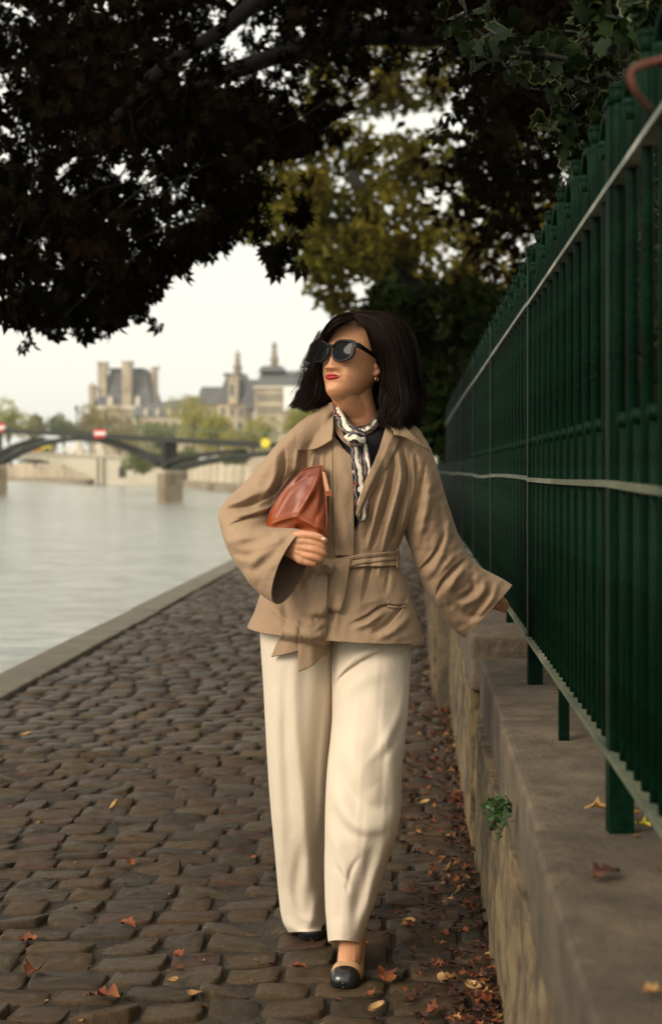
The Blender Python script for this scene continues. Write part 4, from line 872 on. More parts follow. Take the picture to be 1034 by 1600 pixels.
class ZBuf:
    def __init__(s): s.g = np.full((560, 360), 99.); s.c = 2.0; s.x0, s.y0 = 330., 480.   # 2 px cells
    def add(s, V):
        V = V[:, V.shape[1]//2:]; px, py = proj(V.reshape(-1, 3)); i = ((py-s.y0)/s.c).astype(int); j = ((px-s.x0)/s.c).astype(int); ok = (i >= 0) & (i < 560) & (j >= 0) & (j < 360)
        np.minimum.at(s.g, (i[ok], j[ok]), V.reshape(-1, 3)[ok, 1])
    def done(s, it=2, hole=40):
        g = s.g.copy()
        for _ in range(hole):
            m = g > 90
            if not m.any(): break
            P = np.pad(g, 1, constant_values=99.); st = np.stack([P[a:a+g.shape[0], b_:b_+g.shape[1]] for a in range(3) for b_ in range(3)])
            v = st < 90; cnt = v.sum(0); avg = np.where(v, st, 0).sum(0)/np.maximum(cnt, 1); g = np.where(m & (cnt > 0), avg, g)
        g[g > 90] = 3.8
        for _ in range(it):
            P = np.pad(g, 1, mode='edge'); g = sum(P[a:a+g.shape[0], b_:b_+g.shape[1]] for a in range(3) for b_ in range(3))/9
        s.h = g; return s
    def at(s, px, py):
        x = np.clip((px-s.x0)/s.c-.5, 0, 358.9); y_ = np.clip((py-s.y0)/s.c-.5, 0, 558.9); i, j = y_.astype(int), x.astype(int); u, v = x-j, y_-i; h = s.h
        return (h[i, j]*(1-u)+h[i, j+1]*u)*(1-v)+(h[i+1, j]*(1-u)+h[i+1, j+1]*u)*v
def patch(name, guides, m, par, zb, off, nu=40, nv=24, thick=.002, fl=(), puff=0, noise=.0006, seed=0, smooth_off=None, m2=None):
    """cloth laid over the body: guides are outlines/ribs of the piece, lifted `off` metres from what lies beneath"""
    G = np.array([spl(np.array(g, dtype=float), nu) for g in guides]); G = spl(G, nv); px, py = G[..., 0], G[..., 1]
    Y = zb.at(px, py); o_ = off if np.isscalar(off) else np.interp(np.linspace(0, 1, nv), np.linspace(0, 1, len(off)), off)[:, None]
    v = np.linspace(0, 1, nv)[:, None]; u = np.linspace(0, 1, nu)[None, :]
    Y = Y-o_-puff*np.sin(np.pi*v)*np.sin(np.pi*u)-folds(px, py, fl)-noise*vnoise(np.stack([px*.12, py*.07, px*0], -1), seed)
    V = np.stack([(px-VX)*Y/FPX, Y, CH-(py-VY)*Y/FPX], -1); uv = np.stack([np.broadcast_to(v, px.shape), np.broadcast_to(u, px.shape)], -1).reshape(-1, 2)
    return cloth(name, V, grid_faces(nv, nu, False), m, par, thick, uv, m2)
# ---------------------------------------------------------------- trousers
legL = [(405, 955, 530, 955, 3.88, .135), (407, 1000, 528, 1000, 3.88, .13), (411, 1060, 526, 1060, 3.88, .125), (415, 1130, 520, 1130, 3.88, .118), (419, 1200, 516, 1200, 3.89, .11), (424, 1270, 514, 1270, 3.91, .105),
        (430, 1330, 511, 1330, 3.94, .10), (436, 1400, 511, 1400, 3.98, .10), (441, 1432, 512, 1432, 3.995, .11, 0, 4), (451, 1456, 513, 1454, 3.995, .115, 0, 20)]
legR = [(512, 955, 644, 955, 3.88, .12), (514, 1000, 643, 1000, 3.87, .125), (518, 1050, 641, 1050, 3.84, .13), (519, 1110, 637, 1110, 3.80, .13), (516, 1150, 632, 1160, 3.77, .125), (511, 1200, 627, 1210, 3.74, .122), (508, 1250, 627, 1255, 3.72, .118), (507, 1295, 622, 1295, 3.71, .11),
        (507, 1330, 611, 1330, 3.71, .10), (507, 1370, 598, 1370, 3.71, .09), (508, 1410, 586, 1410, 3.71, .082), (510, 1440, 575, 1440, 3.71, .08, 0, 8), (513, 1472, 565, 1476, 3.71, .078, 0, 20)]
fL = [([(462, 1010), (460, 1100), (468, 1200), (478, 1300), (482, 1380)], 11, .012), ([(430, 1080), (432, 1200), (440, 1330), (446, 1420)], 8, .008), ([(505, 1040), (496, 1150), (490, 1260), (498, 1360)], 9, -.010),
      ([(446, 1050), (447, 1180), (455, 1300)], 7, -.006), ([(470, 1330), (462, 1390), (468, 1440)], 9, -.010), ([(497, 1390), (490, 1430), (480, 1452)], 8, .008), ([(450, 1400), (470, 1432), (505, 1436)], 8, .006), ([(436, 1330), (438, 1400), (446, 1450)], 5, .008), ([(510, 1260), (500, 1320), (498, 1400)], 9, -.009)]
fR = [([(520, 1072), (545, 1045), (590, 1020), (625, 1016)], 7, -.013, 's'), ([(522, 1060), (550, 1030), (585, 1012)], 6, .009), ([(530, 1090), (560, 1062), (600, 1050)], 13, .008), ([(640, 1060), (628, 1110), (600, 1160), (575, 1190)], 8, .007), ([(638, 1090), (622, 1150), (600, 1185)], 6, -.006),
      ([(600, 1120), (612, 1180), (618, 1240)], 12, .010), ([(522, 1225), (536, 1268), (560, 1290), (590, 1294), (615, 1278)], 12, .009), ([(530, 1190), (545, 1235), (572, 1262), (600, 1262)], 12, -.010), ([(522, 1262), (540, 1294), (572, 1312)], 9, -.005), ([(545, 1150), (560, 1200), (580, 1230)], 20, .010),
      ([(512, 1290), (530, 1340), (540, 1385), (545, 1450)], 10, .007), ([(612, 1300), (590, 1360), (572, 1420), (560, 1465)], 9, .008), ([(585, 1310), (570, 1370), (552, 1440)], 9, -.008), ([(524, 1350), (538, 1376), (544, 1392)], 4, -.006), ([(560, 1340), (548, 1362), (543, 1390)], 4, -.005), ([(520, 1130), (514, 1180), (510, 1230)], 6, .006)]
NR, NS = 300, 200
fL = [(f[0], f[1]*1.15, f[2]*.62)+tuple(f[3:]) for f in fL]; fR = [(f[0], f[1]*1.15, f[2]*.62)+tuple(f[3:]) for f in fR]
VL = loft(legL, NR, NS, fL, seed=2, noise=.003, ex=2.0); VR = loft(legR, NR, NS, fR, seed=8, noise=.003, ex=2.0)
tr = cloth('trousers', np.concatenate([VL.reshape(-1, 3), VR.reshape(-1, 3)]), grid_faces(NR, NS)+[tuple(i+NR*NS for i in f) for f in grid_faces(NR, NS)], M['trouser'], woman, .003)
# ---------------------------------------------------------------- jacket
torso = [(548, 646, 598, 646, 3.88, .055), (514, 654, 624, 654, 3.88, .075), (486, 666, 646, 664, 3.88, .09), (464, 684, 660, 680, 3.87, .105), (450, 715, 664, 712, 3.86, .122), (442, 760, 657, 758, 3.86, .13), (436, 800, 646, 800, 3.86, .125), (430, 840, 630, 838, 3.86, .118), (426, 870, 620, 868, 3.86, .112),
         (418, 892, 626, 890, 3.86, .122), (408, 925, 638, 924, 3.86, .14), (398, 955, 651, 960, 3.86, .163), (387, 978, 662, 1000, 3.86, .180)]
fT = [([(517, 700), (518, 760), (512, 830), (508, 865)], 4, .006), ([(509, 705), (508, 760), (506, 800)], 4, -.006), ([(476, 704), (478, 725), (470, 760)], 4, -.008), ([(490, 702), (488, 722), (484, 745)], 4, .008), ([(463, 704), (458, 730), (452, 765)], 5, -.008), ([(500, 704), (498, 740)], 3.5, -.006),
      ([(612, 700), (616, 735), (604, 790), (586, 850)], 5, -.009, 's'), ([(622, 702), (627, 745), (612, 805), (598, 862)], 5, .009), ([(632, 704), (637, 752), (620, 815), (606, 865)], 5, -.009, 's'), ([(645, 712), (648, 762), (634, 820)], 5, .008), ([(604, 712), (603, 745), (588, 800), (575, 855)], 4, .007), ([(595, 730), (585, 780), (572, 840)], 4, -.005),
      ([(628, 760), (618, 815), (612, 862)], 3, -.006), ([(640, 770), (624, 845)], 3, .004), ([(583, 872), (577, 900), (570, 930)], 4, -.008, 's'), ([(607, 872), (606, 900), (603, 925)], 3.5, -.006), ([(570, 872), (566, 905), (560, 950)], 5, .006), ([(595, 872), (592, 900)], 4, .005),
      ([(552, 972), (572, 962), (592, 948), (612, 944)], 4.5, -.010, 's'), ([(556, 980), (576, 972), (600, 955)], 6, .009), ([(585, 990), (604, 978), (622, 958), (634, 940)], 4.5, -.010, 's2'), ([(592, 996), (616, 984), (640, 962)], 7, .009), ([(560, 950), (575, 940), (600, 935)], 7, .005), ([(628, 880), (640, 925), (655, 970)], 5, .006), ([(610, 1000), (640, 990)], 8, .004),
      ([(420, 945), (440, 962), (462, 980)], 7, .007), ([(440, 900), (445, 950), (450, 1000)], 7, -.006), ([(470, 900), (476, 950)], 6, .006), ([(530, 890), (528, 940), (522, 995)], 6, .006), ([(545, 745), (538, 800), (545, 850)], 5, .003)]
NT, NS2 = 300, 340
VT = loft(torso, NT, NS2, fT, ex=2.25, seed=4, noise=.0035, nfx=.03, nfy=.012)
zb_t = ZBuf(); zb_t.add(VT); zb_t.add(VL); zb_t.add(VR); zb_t.done(3)
F = grid_faces(NT, NS2); px, py = proj(VT.reshape(-1, 3)); Fy = np.array(F)
def inside(px, py, poly):
    c = np.zeros(px.shape, bool); n = len(poly)
    for i in range(n):
        (x1, y1), (x2, y2) = poly[i], poly[(i+1) % n]; k = ((y1 > py) != (y2 > py)) & (px < (x2-x1)*(py-y1)/(y2-y1+1e-9)+x1); c ^= k
    return c
cx = px[Fy].mean(1); cy = py[Fy].mean(1); fr = VT.reshape(-1, 3)[Fy][:, :, 1].mean(1) < 3.86
vo = inside(cx, cy, [(520, 600), (521, 680), (536, 700), (552, 716), (552, 832), (566, 805), (585, 765), (612, 700), (622, 668), (604, 600)]) & fr
back = (~fr) & (cy < 668) & (cx > 530) & (cx < 612)
F = [f for f, k in zip(F, vo | back) if not k]
jacket = cloth('jacket', VT, F, M['coat'], woman, .003, m2=M['coat_in'])
slL = [(512, 640, 520, 690, 3.87, .06), (492, 645, 500, 722, 3.86, .075), (468, 660, 480, 742, 3.84, .085), (438, 688, 464, 756, 3.82, .088), (408, 724, 450, 775, 3.80, .088), (378, 758, 436, 795, 3.77, .086), (352, 783, 424, 812, 3.73, .083), (342, 806, 424, 822, 3.70, .08), (346, 838, 428, 824, 3.665, .076, 4), (357, 872, 437, 825, 3.64, .072, 8), (380, 910, 447, 826, 3.61, .066, 13), (396, 930, 452, 828, 3.60, .062, 16), (415, 944, 457, 830, 3.59, .058, 20)]
fSL = [([(446, 706), (444, 740), (426, 785)], 5, -.012, 's'), ([(432, 715), (428, 750), (405, 790)], 7, .010), ([(466, 700), (462, 735)], 5, .008), ([(350, 798), (385, 792), (425, 775), (446, 752)], 5, -.012, 's2'), ([(352, 790), (380, 780), (420, 762)], 7, .010), ([(362, 818), (392, 806), (430, 800)], 4, -.010, 's'), ([(365, 808), (400, 800), (432, 790)], 4, .009), ([(410, 806), (424, 796), (436, 786)], 3, -.009), ([(418, 820), (434, 806)], 3, .007),
       ([(352, 850), (385, 840), (425, 832)], 8, .007), ([(360, 865), (392, 868), (430, 850)], 7, -.006), ([(384, 905), (400, 870), (440, 838)], 9, .007), ([(375, 888), (402, 888), (432, 860)], 8, -.005), ([(470, 668), (440, 700), (400, 745)], 12, .007), ([(400, 742), (372, 775)], 8, -.005)]
slR = [(622, 655, 600, 715, 3.88, .065), (646, 668, 612, 760, 3.87, .085), (668, 692, 622, 800, 3.88, .092), (684, 735, 632, 835, 3.89, .092), (699, 785, 643, 868, 3.905, .09), (713, 830, 655, 902, 3.92, .088), (730, 865, 669, 932, 3.93, .086), (748, 884, 685, 955, 3.945, .083), (766, 895, 699, 974, 3.96, .078), (784, 904, 711, 987, 3.97, .074), (797, 914, 722, 996, 3.975, .07, 3)]
fSR = [([(664, 735), (654, 790), (640, 840)], 6, -.012, 's'), ([(674, 740), (666, 795), (652, 850)], 7, .011), ([(684, 760), (690, 815), (690, 850)], 6, -.007), ([(690, 838), (676, 866), (655, 890)], 5, -.013, 's2'), ([(697, 848), (684, 875), (668, 900)], 7, .010), ([(722, 876), (702, 893), (689, 908), (682, 924)], 4.5, -.014, 's2'), ([(728, 886), (712, 903), (698, 925)], 7, .012), ([(716, 862), (700, 878), (684, 900)], 5, .007),
       ([(742, 896), (756, 912), (750, 930), (722, 948)], 7, .010), ([(736, 906), (738, 922), (716, 938)], 5, -.009), ([(700, 940), (730, 962), (755, 962)], 6, -.007), ([(778, 908), (768, 935), (745, 965)], 5, .006), ([(765, 920), (750, 948), (728, 975)], 5, -.005), ([(672, 915), (690, 950), (712, 985)], 6, .006), ([(650, 700), (662, 740)], 8, .006), ([(706, 800), (700, 840)], 7, .006)]
fSR = [(f[0], f[1]*1.1, f[2]*.72)+tuple(f[3:]) for f in fSR]; fSL = [(f[0], f[1], f[2]*.85)+tuple(f[3:]) for f in fSL]
VSL = loft(slL, 220, 180, fSL, ex=2.1, seed=12, noise=.0035, nfx=.025, nfy=.025); VSR = loft(slR, 240, 180, fSR, ex=2.1, seed=17, noise=.004, nfx=.025, nfy=.02)
cloth('sleeve', VSL, grid_faces(220, 180), M['coat'], jacket, .003, m2=M['coat_in']); cloth('sleeve', VSR, grid_faces(240, 180), M['coat'], jacket, .003, m2=M['coat_in'])
# stitched hem line of the cuffs
zb = ZBuf(); zb.add(VT); zb.add(VL); zb.add(VR); zb.add(VSR); zb.add(VSL[:60]); zb.done(3)
patch('placket', [[(521, 690), (521, 760), (522, 830), (523, 868)], [(537, 703), (537, 760), (537, 830), (537, 868)], [(553, 716), (553, 760), (553, 830), (552, 868)]], M['coat'], jacket, zb_t, .007, 60, 16, .003, seed=2, noise=.0012)
patch('front_panel', [[(470, 874), (462, 930), (452, 1004)], [(505, 874), (494, 950), (476, 1013)], [(548, 874), (537, 935), (508, 1024)]], M['coat'], jacket, zb_t, [.006, .010, .018], 60, 40, .004, seed=3, noise=.0018, fl=[([(520, 890), (510, 950), (496, 1010)], 5, .005), ([(500, 890), (490, 960)], 5, -.004)])
patch('collar', [[(521, 628), (521, 650), (521, 670), (519, 688)], [(508, 634), (502, 655), (502, 678), (504, 697)], [(493, 643), (480, 664), (478, 688), (488, 703)], [(478, 655), (466, 672), (463, 690), (467, 703)]], M['coat'], jacket, zb, [.045, .030, .026, .026], 50, 50, .004, seed=5, noise=.001, puff=.006)
patch('collar', [[(601, 661), (610, 662), (622, 665), (632, 669)], [(612, 672), (624, 676), (640, 683), (654, 692)], [(616, 680), (632, 684), (650, 694), (669, 704)]], M['coat'], jacket, zb, [.036, .046, .044], 40, 30, .004, seed=6, noise=.0008)
patch('lapel', [[(604, 662), (596, 690), (584, 722), (568, 758), (556, 800)], [(618, 666), (608, 692), (592, 728), (574, 764), (557, 806)], [(632, 670), (618, 700), (600, 735), (579, 772), (559, 812)]], M['coat'], jacket, zb_t, [.020, .022, .006], 60, 24, .003, seed=7, noise=.0008)
patch('neck_facing', [[(521, 650), (524, 672), (534, 688), (552, 703)], [(529, 656), (535, 676), (545, 692), (556, 708)]], M['coat'], jacket, zb_t, [.016, .008], 30, 8, .002)
patch('pocket_welt', [[(604, 938), (618, 940), (633, 939)], [(604, 943), (618, 945), (633, 944)]], M['coat'], jacket, zb_t, .004, 20, 6, .003)
patch('pocket_welt', [[(605, 945.5), (618, 947), (632, 946)], [(605, 949), (618, 950.5), (632, 949)]], M['coat'], jacket, zb_t, .003, 20, 6, .002)
b1 = patch('belt', [[(500, 878), (525, 873), (560, 866), (595, 863), (622, 861)], [(500, 886), (525, 884), (560, 874), (595, 870), (623, 868)], [(502, 895), (525, 893), (560, 882), (595, 877), (623, 874)]], M['coat'], jacket, zb_t, .012, 60, 14, .004, seed=9, noise=.0015, fl=[([(515, 884), (560, 874), (620, 868)], 2.5, -.003)])
patch('belt_layer', [[(516, 886), (560, 878), (595, 877), (622, 876)], [(516, 893), (560, 886), (595, 885), (623, 884)]], M['coat'], b1, zb_t, .010, 50, 8, .003, seed=10)
patch('belt_loop', [[(619, 858), (619, 887)], [(622.5, 858), (622.5, 887)]], M['coat'], b1, zb_t, .020, 8, 4, .002)
patch('belt_end', [[(492, 895), (478, 935), (468, 985), (466, 1050)], [(502, 897), (492, 940), (486, 990), (487, 1040)], [(511, 896), (510, 940), (509, 985), (509, 1018)]], M['coat'], b1, zb_t, [.040, .052, .042], 60, 20, .004, seed=11, noise=.001, fl=[([(470, 957), (509, 958)], 3, .003)])
patch('belt_end', [[(484, 905), (462, 945), (444, 980), (425, 1027)], [(494, 906), (476, 950), (462, 985), (446, 1022)], [(500, 908), (492, 955), (478, 990), (468, 1016)]], M['coat'], b1, zb_t, [.020, .030, .026], 60, 20, .004, seed=12, noise=.0012)
def blob(name, c, r, m, par, seed=0, amp=.12, n=28, sq=None):
    c = np.array(c); V = []; 
    for i in range(n+1):
        a = math.pi*i/n
        for j in range(2*n):
            b_ = math.pi*j/n; d = np.array([math.sin(a)*math.cos(b_), math.sin(a)*math.sin(b_), math.cos(a)]); k = 1+amp*float(vnoise(d*2.2, seed))
            V.append(c+d*np.array(r)*k)
    o = link(name, fastmesh(name, np.array(V), grid_faces(n+1, 2*n), m, True), par); return o
yk = float(zb_t.at(np.array([508.]), np.array([886.]))[0])
def tubes(name, lst, m, par, n=10):
    mb = MB()
    for pts, rad in lst: V, F = cap(pts, rad, 6, n); mb.add(V, F)
    return mb.build(name, m, par, smooth=True)
def wp(px, py, Y): return W(px, py, Y)
kn = blob('belt_knot', wp(506, 886, yk-.050), (.027, .020, .022), M['coat'], b1, 3, .18)
patch('belt_knot_fold', [[(494, 880), (499, 873), (508, 873), (519, 879)], [(493, 889), (500, 882), (509, 882), (519, 888)], [(496, 898), (502, 892), (510, 892), (517, 896)]], M['coat'], b1, zb_t, [.060, .076, .062], 24, 16, .003, noise=.001)
# ---------------------------------------------------------------- black top seen in the neck opening
top_rows = [(552, 664, 600, 664, 3.87, .052), (530, 676, 622, 676, 3.87, .085), (500, 700, 640, 700, 3.86, .105), (480, 760, 630, 760, 3.86, .112), (470, 850, 610, 850, 3.86, .10), (460, 950, 610, 950, 3.86, .11)]
VTop = loft(top_rows, 60, 80, noise=.001); cloth('top', VTop, [f for f in grid_faces(60, 80)], M['top'], woman, .002)
# ---------------------------------------------------------------- body
PSI, PIT = math.radians(33), math.radians(11)
H0 = wp(553, 570, 3.83); Fv = np.array([-math.sin(PSI)*math.cos(PIT), -math.cos(PSI)*math.cos(PIT), math.sin(PIT)]); Lv = np.array([math.cos(PSI), -math.sin(PSI), 0]); Uv = np.array([math.sin(PSI)*math.sin(PIT), math.cos(PSI)*math.sin(PIT), math.cos(PIT)])
SX, SY, SZ = 1.06, 1.03, .945
def hl(x, y_, z): return H0+x*SX*Lv+y_*SY*Fv+z*SZ*Uv
def hlv(P): P = np.asarray(P); return H0+SX*P[..., :1]*Lv+SY*P[..., 1:2]*Fv+SZ*P[..., 2:3]*Uv
HT = np.array([(-.116, .064, .034, .010), (-.111, .079, .016, .021), (-.100, .087, -.002, .031), (-.085, .0885, -.022, .042), (-.068, .089, -.038, .050), (-.050, .091, -.052, .058), (-.030, .090, -.068, .065), (-.010, .087, -.082, .069), (.010, .086, -.091, .071), (.030, .091, -.097, .073), (.050, .092, -.099, .074), (.070, .090, -.096, .075), (.090, .084, -.085, .072), (.105, .071, -.068, .063), (.117, .049, -.045, .047), (.124, .010, -.016, .016)])
def gz(x, z, cx, cz, sx, sz): return np.exp(-((x-cx)/sx)**2-((z-cz)/sz)**2)
def face_feat(x, z):
    ax = np.abs(x); d = 0*x
    d += .0075*gz(x, z, 0, .012, .010, .022)                       # nose bridge
    d += .0235*np.exp(-(x/(.0095+.0035*np.clip((-.01-z)/.03, 0, 1)))**2)*np.clip((z+.050)/.012, 0, 1)*np.clip(1-(z+.040)/.068, 0, 1)**1.15*(z < .03)
    d += .0100*gz(ax, z, .0140, -.037, .0066, .0075)                # wings of the nose
    d -= .0060*gz(ax, z, .0080, -.0450, .0038, .0030)               # nostrils
    d -= .0085*gz(ax, z, .032, .014, .015, .012)                    # eye sockets
    d += .0035*gz(ax, z, .032, .036, .020, .008)                    # brows
    d += .0052*gz(ax, z, .044, -.016, .020, .017)                   # cheekbones
    d -= .0022*gz(ax, z, .028, -.047, .005, .012)                   # smile folds
    d += .0030*gz(ax, z, .040, -.046, .014, .016)
    d += .0045*gz(x, z, 0, -.060, .026, .014)                       # muzzle
    d -= .0030*gz(ax, z, .0265, -.0600, .0045, .004)                # mouth corners
    d -= .0030*gz(x, z, 0, -.0775, .020, .0055)                     # under the lip
    d += .0062*gz(x, z, 0, -.0950, .018, .012)                      # chin
    d -= .0010*gz(x, z, 0, -.0500, .0025, .004)
    return d
nh, ns = 150, 200; tz = np.linspace(0, 1, nh); zz = -.116+.24*(.5-.5*np.cos(np.pi*tz)); HT_i = np.column_stack([np.interp(zz, HT[:, 0], HT[:, k]) for k in (1, 2, 3)])
k5 = np.ones(9)/9
for c_ in range(3):
    e_ = np.pad(HT_i[:, c_], 4, mode='edge'); HT_i[4:-4, c_] = np.convolve(e_, k5, 'valid')[4:-4]
ph = 2*np.pi*np.arange(ns)/ns; HP = np.zeros((nh, ns, 3))
for i in range(nh):
    yf, yb, w_ = HT_i[i]; yc = (yf*.42+yb*.58); c_, s_ = np.cos(ph), np.sin(ph)
    HP[i, :, 0] = w_*np.sign(s_)*np.abs(s_)**.95; HP[i, :, 1] = yc+np.where(c_ > 0, (yf-yc), (yc-yb))*np.sign(c_)*np.abs(c_)**.95; HP[i, :, 2] = zz[i]
fm = np.clip((HP[..., 1]-.02)/.03, 0, 1); HP[..., 1] += fm*face_feat(HP[..., 0], HP[..., 2])
def front_y(x, z):
    """y of the face surface at (x,z)"""
    yf = np.interp(z, zz, HT_i[:, 0]); yb = np.interp(z, zz, HT_i[:, 1]); w_ = np.interp(z, zz, HT_i[:, 2]); yc = yf*.42+yb*.58
    s_ = np.clip(np.abs(x)/w_, 0, .999)**(1/.95); return yc+(yf-yc)*np.sqrt(1-s_*s_)**.95+face_feat(x, z)
body = MB()
HV = hlv(HP).reshape(-1, 3); hf = grid_faces(nh, ns)+[tuple(range(ns))[::-1], tuple(range((nh-1)*ns, nh*ns))]; body.add(HV, hf)
def addcap(pts, rad, n=16, sub=6): V, F = cap(pts, rad, sub, n); body.add(V, F)
for sx in (1, -1):   # ears
    E = [(.0695, -.002, -.030), (.0735, -.006, -.024), (.0775, -.016, -.012), (.080, -.022, .004), (.080, -.022, .018), (.078, -.012, .027), (.074, -.001, .024), (.071, .003, .012)]
    addcap([hl(sx*a, b_, c) for a, b_, c in E], [.0055, .0055, .0042, .0038, .0038, .0036, .0036, .003], 10, 4)
    addcap([hl(sx*.070, -.003, -.026), hl(sx*.073, -.010, -.006), hl(sx*.073, -.012, .014)], [.006, .0065, .006], 10)
    addcap([hl(sx*.0705, .004, -.004), hl(sx*.0725, .003, -.010), hl(sx*.071, .000, -.016)], [.003, .0042, .003], 8)
neck_b = wp(575, 672, 3.875)
addcap([hl(0, -.012, -.03), hl(0, -.018, -.075), (hl(0, -.012, -.10)+neck_b)/2+np.array([.0, .0, 0]), neck_b, wp(570, 705, 3.88)], [.052, .047, .046, .051, .072], 26)
addcap([hl(.02, .055, -.088), hl(.01, .02, -.105), neck_b+np.array([0, -.01, .02])], [.014, .026, .038], 16)
addcap([hl(-.02, .055, -.088), hl(-.01, .02, -.105), neck_b+np.array([0, -.01, .02])], [.014, .026, .038], 16)
addcap([wp(566, 700, 3.88), wp(560, 760, 3.87), wp(545, 850, 3.87), wp(525, 915, 3.88), wp(525, 950, 3.89)], [.085, .09, .082, .085, .07], 24)
addcap([wp(470, 950, 3.89), wp(575, 950, 3.89)], [.07, .07], 16)
addcap([wp(500, 692, 3.88), wp(560, 690, 3.885), wp(630, 694, 3.885)], [.055, .07, .055], 16)
addcap([wp(490, 700, 3.87), wp(430, 750, 3.80), wp(382, 806, 3.75), wp(418, 840, 3.68), wp(452, 852, 3.60)], [.048, .04, .034, .026, .024], 16)
addcap([wp(636, 705, 3.88), wp(668, 790, 3.895), wp(694, 865, 3.92), wp(735, 912, 3.955), wp(768, 930, 3.985)], [.05, .046, .04, .034, .026], 16)
addcap([wp(470, 985, 3.88), wp(467, 1090, 3.88), wp(470, 1215, 3.90), wp(476, 1330, 3.97), wp(482, 1420, 4.05)], [.085, .078, .058, .055, .035], 18)
addcap([wp(575, 985, 3.86), wp(578, 1090, 3.80), wp(570, 1225, 3.72), wp(552, 1350, 3.71), wp(540, 1455, 3.725)], [.085, .08, .058, .052, .034], 18)
# hand that holds the bag: back of the hand to the camera, fingers curled under
Yh = 3.575
def fin(pts, rad, n=12): V, F = cap([wp(*p) for p in pts], rad, 5, n); body.add(V, F)
for (kx, ky, ky0), pr in (((474, 845, 846), [(474, 845, Yh-.012), (490, 848, Yh-.016), (505, 855, Yh-.008), (502, 861, Yh+.02), (489, 860, Yh+.03)]),
                          ((477, 856, 852), [(477, 856, Yh-.014), (492, 859, Yh-.018), (506, 865, Yh-.008), (502, 869, Yh+.02), (488, 868, Yh+.03)]),
                          ((475, 867, 857), [(475, 867, Yh-.012), (489, 870, Yh-.016), (501, 874, Yh-.006), (497, 877, Yh+.02), (485, 875, Yh+.028)]),
                          ((470, 876, 862), [(470, 876, Yh-.008), (482, 879, Yh-.010), (492, 881, Yh-.002), (488, 882, Yh+.02), (479, 880, Yh+.026)])):
    fin(pr, [.0095, .0088, .0086, .0078, .0068]); fin([(449, ky0, Yh+.014), (462, (ky+ky0)/2, Yh-.002), (kx, ky, Yh-.010)], [.013, .0125, .0102])
fin([(453, 846, Yh+.01), (468, 860, Yh+.004), (470, 872, Yh+.004)], [.018, .018, .012], 14)
fin([(455, 843, Yh+.008), (468, 836, Yh-.008), (484, 836, Yh-.018), (498, 839, Yh-.020), (508, 845, Yh-.017)], [.014, .0118, .0098, .0092, .0070])
# the other hand, inside the wide cuff, reaching back to the railing
fin([(754, 930, 3.985), (764, 937, 3.995)], [.024, .025], 14)
for dx_, dy_, L in ((0, -4, 1), (2, 3, 1.08), (1, 9, 1), (-2, 15, .85)):
    fin([(764, 935+dy_*.6, 3.99), (775+dx_, 936+dy_*.8, 3.99), (784*1+dx_*L, 939+dy_*.8, 4.01), (790+dx_, 944+dy_*.7, 4.03)], [.011, .0088, .008, .0065])
fin([(760, 928, 3.975), (769, 927, 3.97), (778, 929, 3.97)], [.013, .010, .0075])
# feet
def foot_frame(px, py, pitch, yaw):
    Y = CH*FPX/(py-VY); o_ = np.array([(px-VX)*Y/FPX, Y, .004]); cy_, sy_ = math.cos(yaw), math.sin(yaw); cp, sp = math.cos(pitch), math.sin(pitch)
    fwd = np.array([-sy_*cp, cy_*cp, sp]); rt = np.array([cy_, sy_, 0]); up = np.cross(rt, fwd); return lambda x, s, z: o_+rt*x+fwd*s+up*z
FA = foot_frame(536, 1547, .0, -.10); FB = foot_frame(487, 1473, .30, .05)
for Ff, ank in ((FA, wp(540, 1452, 3.725)), (FB, wp(483, 1425, 4.05))):
    a2 = Ff(0, .185, .12) if Ff is FA else ank
    V, F = cap([Ff(0, .03, .018), Ff(0, .07, .026), Ff(0, .11, .042), Ff(0, .15, .068), Ff(0, .175, .10), a2], [.016, .026, .031, .032, .033, .034], 6, 18); body.add(V, F)
    V, F = cap([Ff(0, .12, .035), Ff(0, .18, .052), Ff(0, .222, .075)], [.026, .027, .026], 6, 16); body.add(V, F)
# toe tendons on the instep
for x in (-.016, -.005, .007, .017): V, F = cap([FA(x*1.1, .072, .046), FA(x*.8, .10, .064), FA(x*.5, .13, .088)], [.0035, .0035, .0025], 4, 8); body.add(V, F)
me = bpy.data.meshes.new('body'); me.from_pydata(body.v, [], body.f); ob = bpy.data.objects.new('tmp', me); COL.objects.link(ob)
md = ob.modifiers.new('r', 'REMESH'); md.mode = 'VOXEL'; md.voxel_size = .0024; md.adaptivity = 0; md.use_smooth_shade = True
sm = ob.modifiers.new('s', 'SMOOTH'); sm.factor = .45; sm.iterations = 3
me2 = bpy.data.meshes.new_from_object(ob.evaluated_get(bpy.context.evaluated_depsgraph_get())); bpy.data.objects.remove(ob); me2.name = 'body'
me2.materials.clear(); me2.materials.append(M['skin']); bd = link('body', me2, woman)
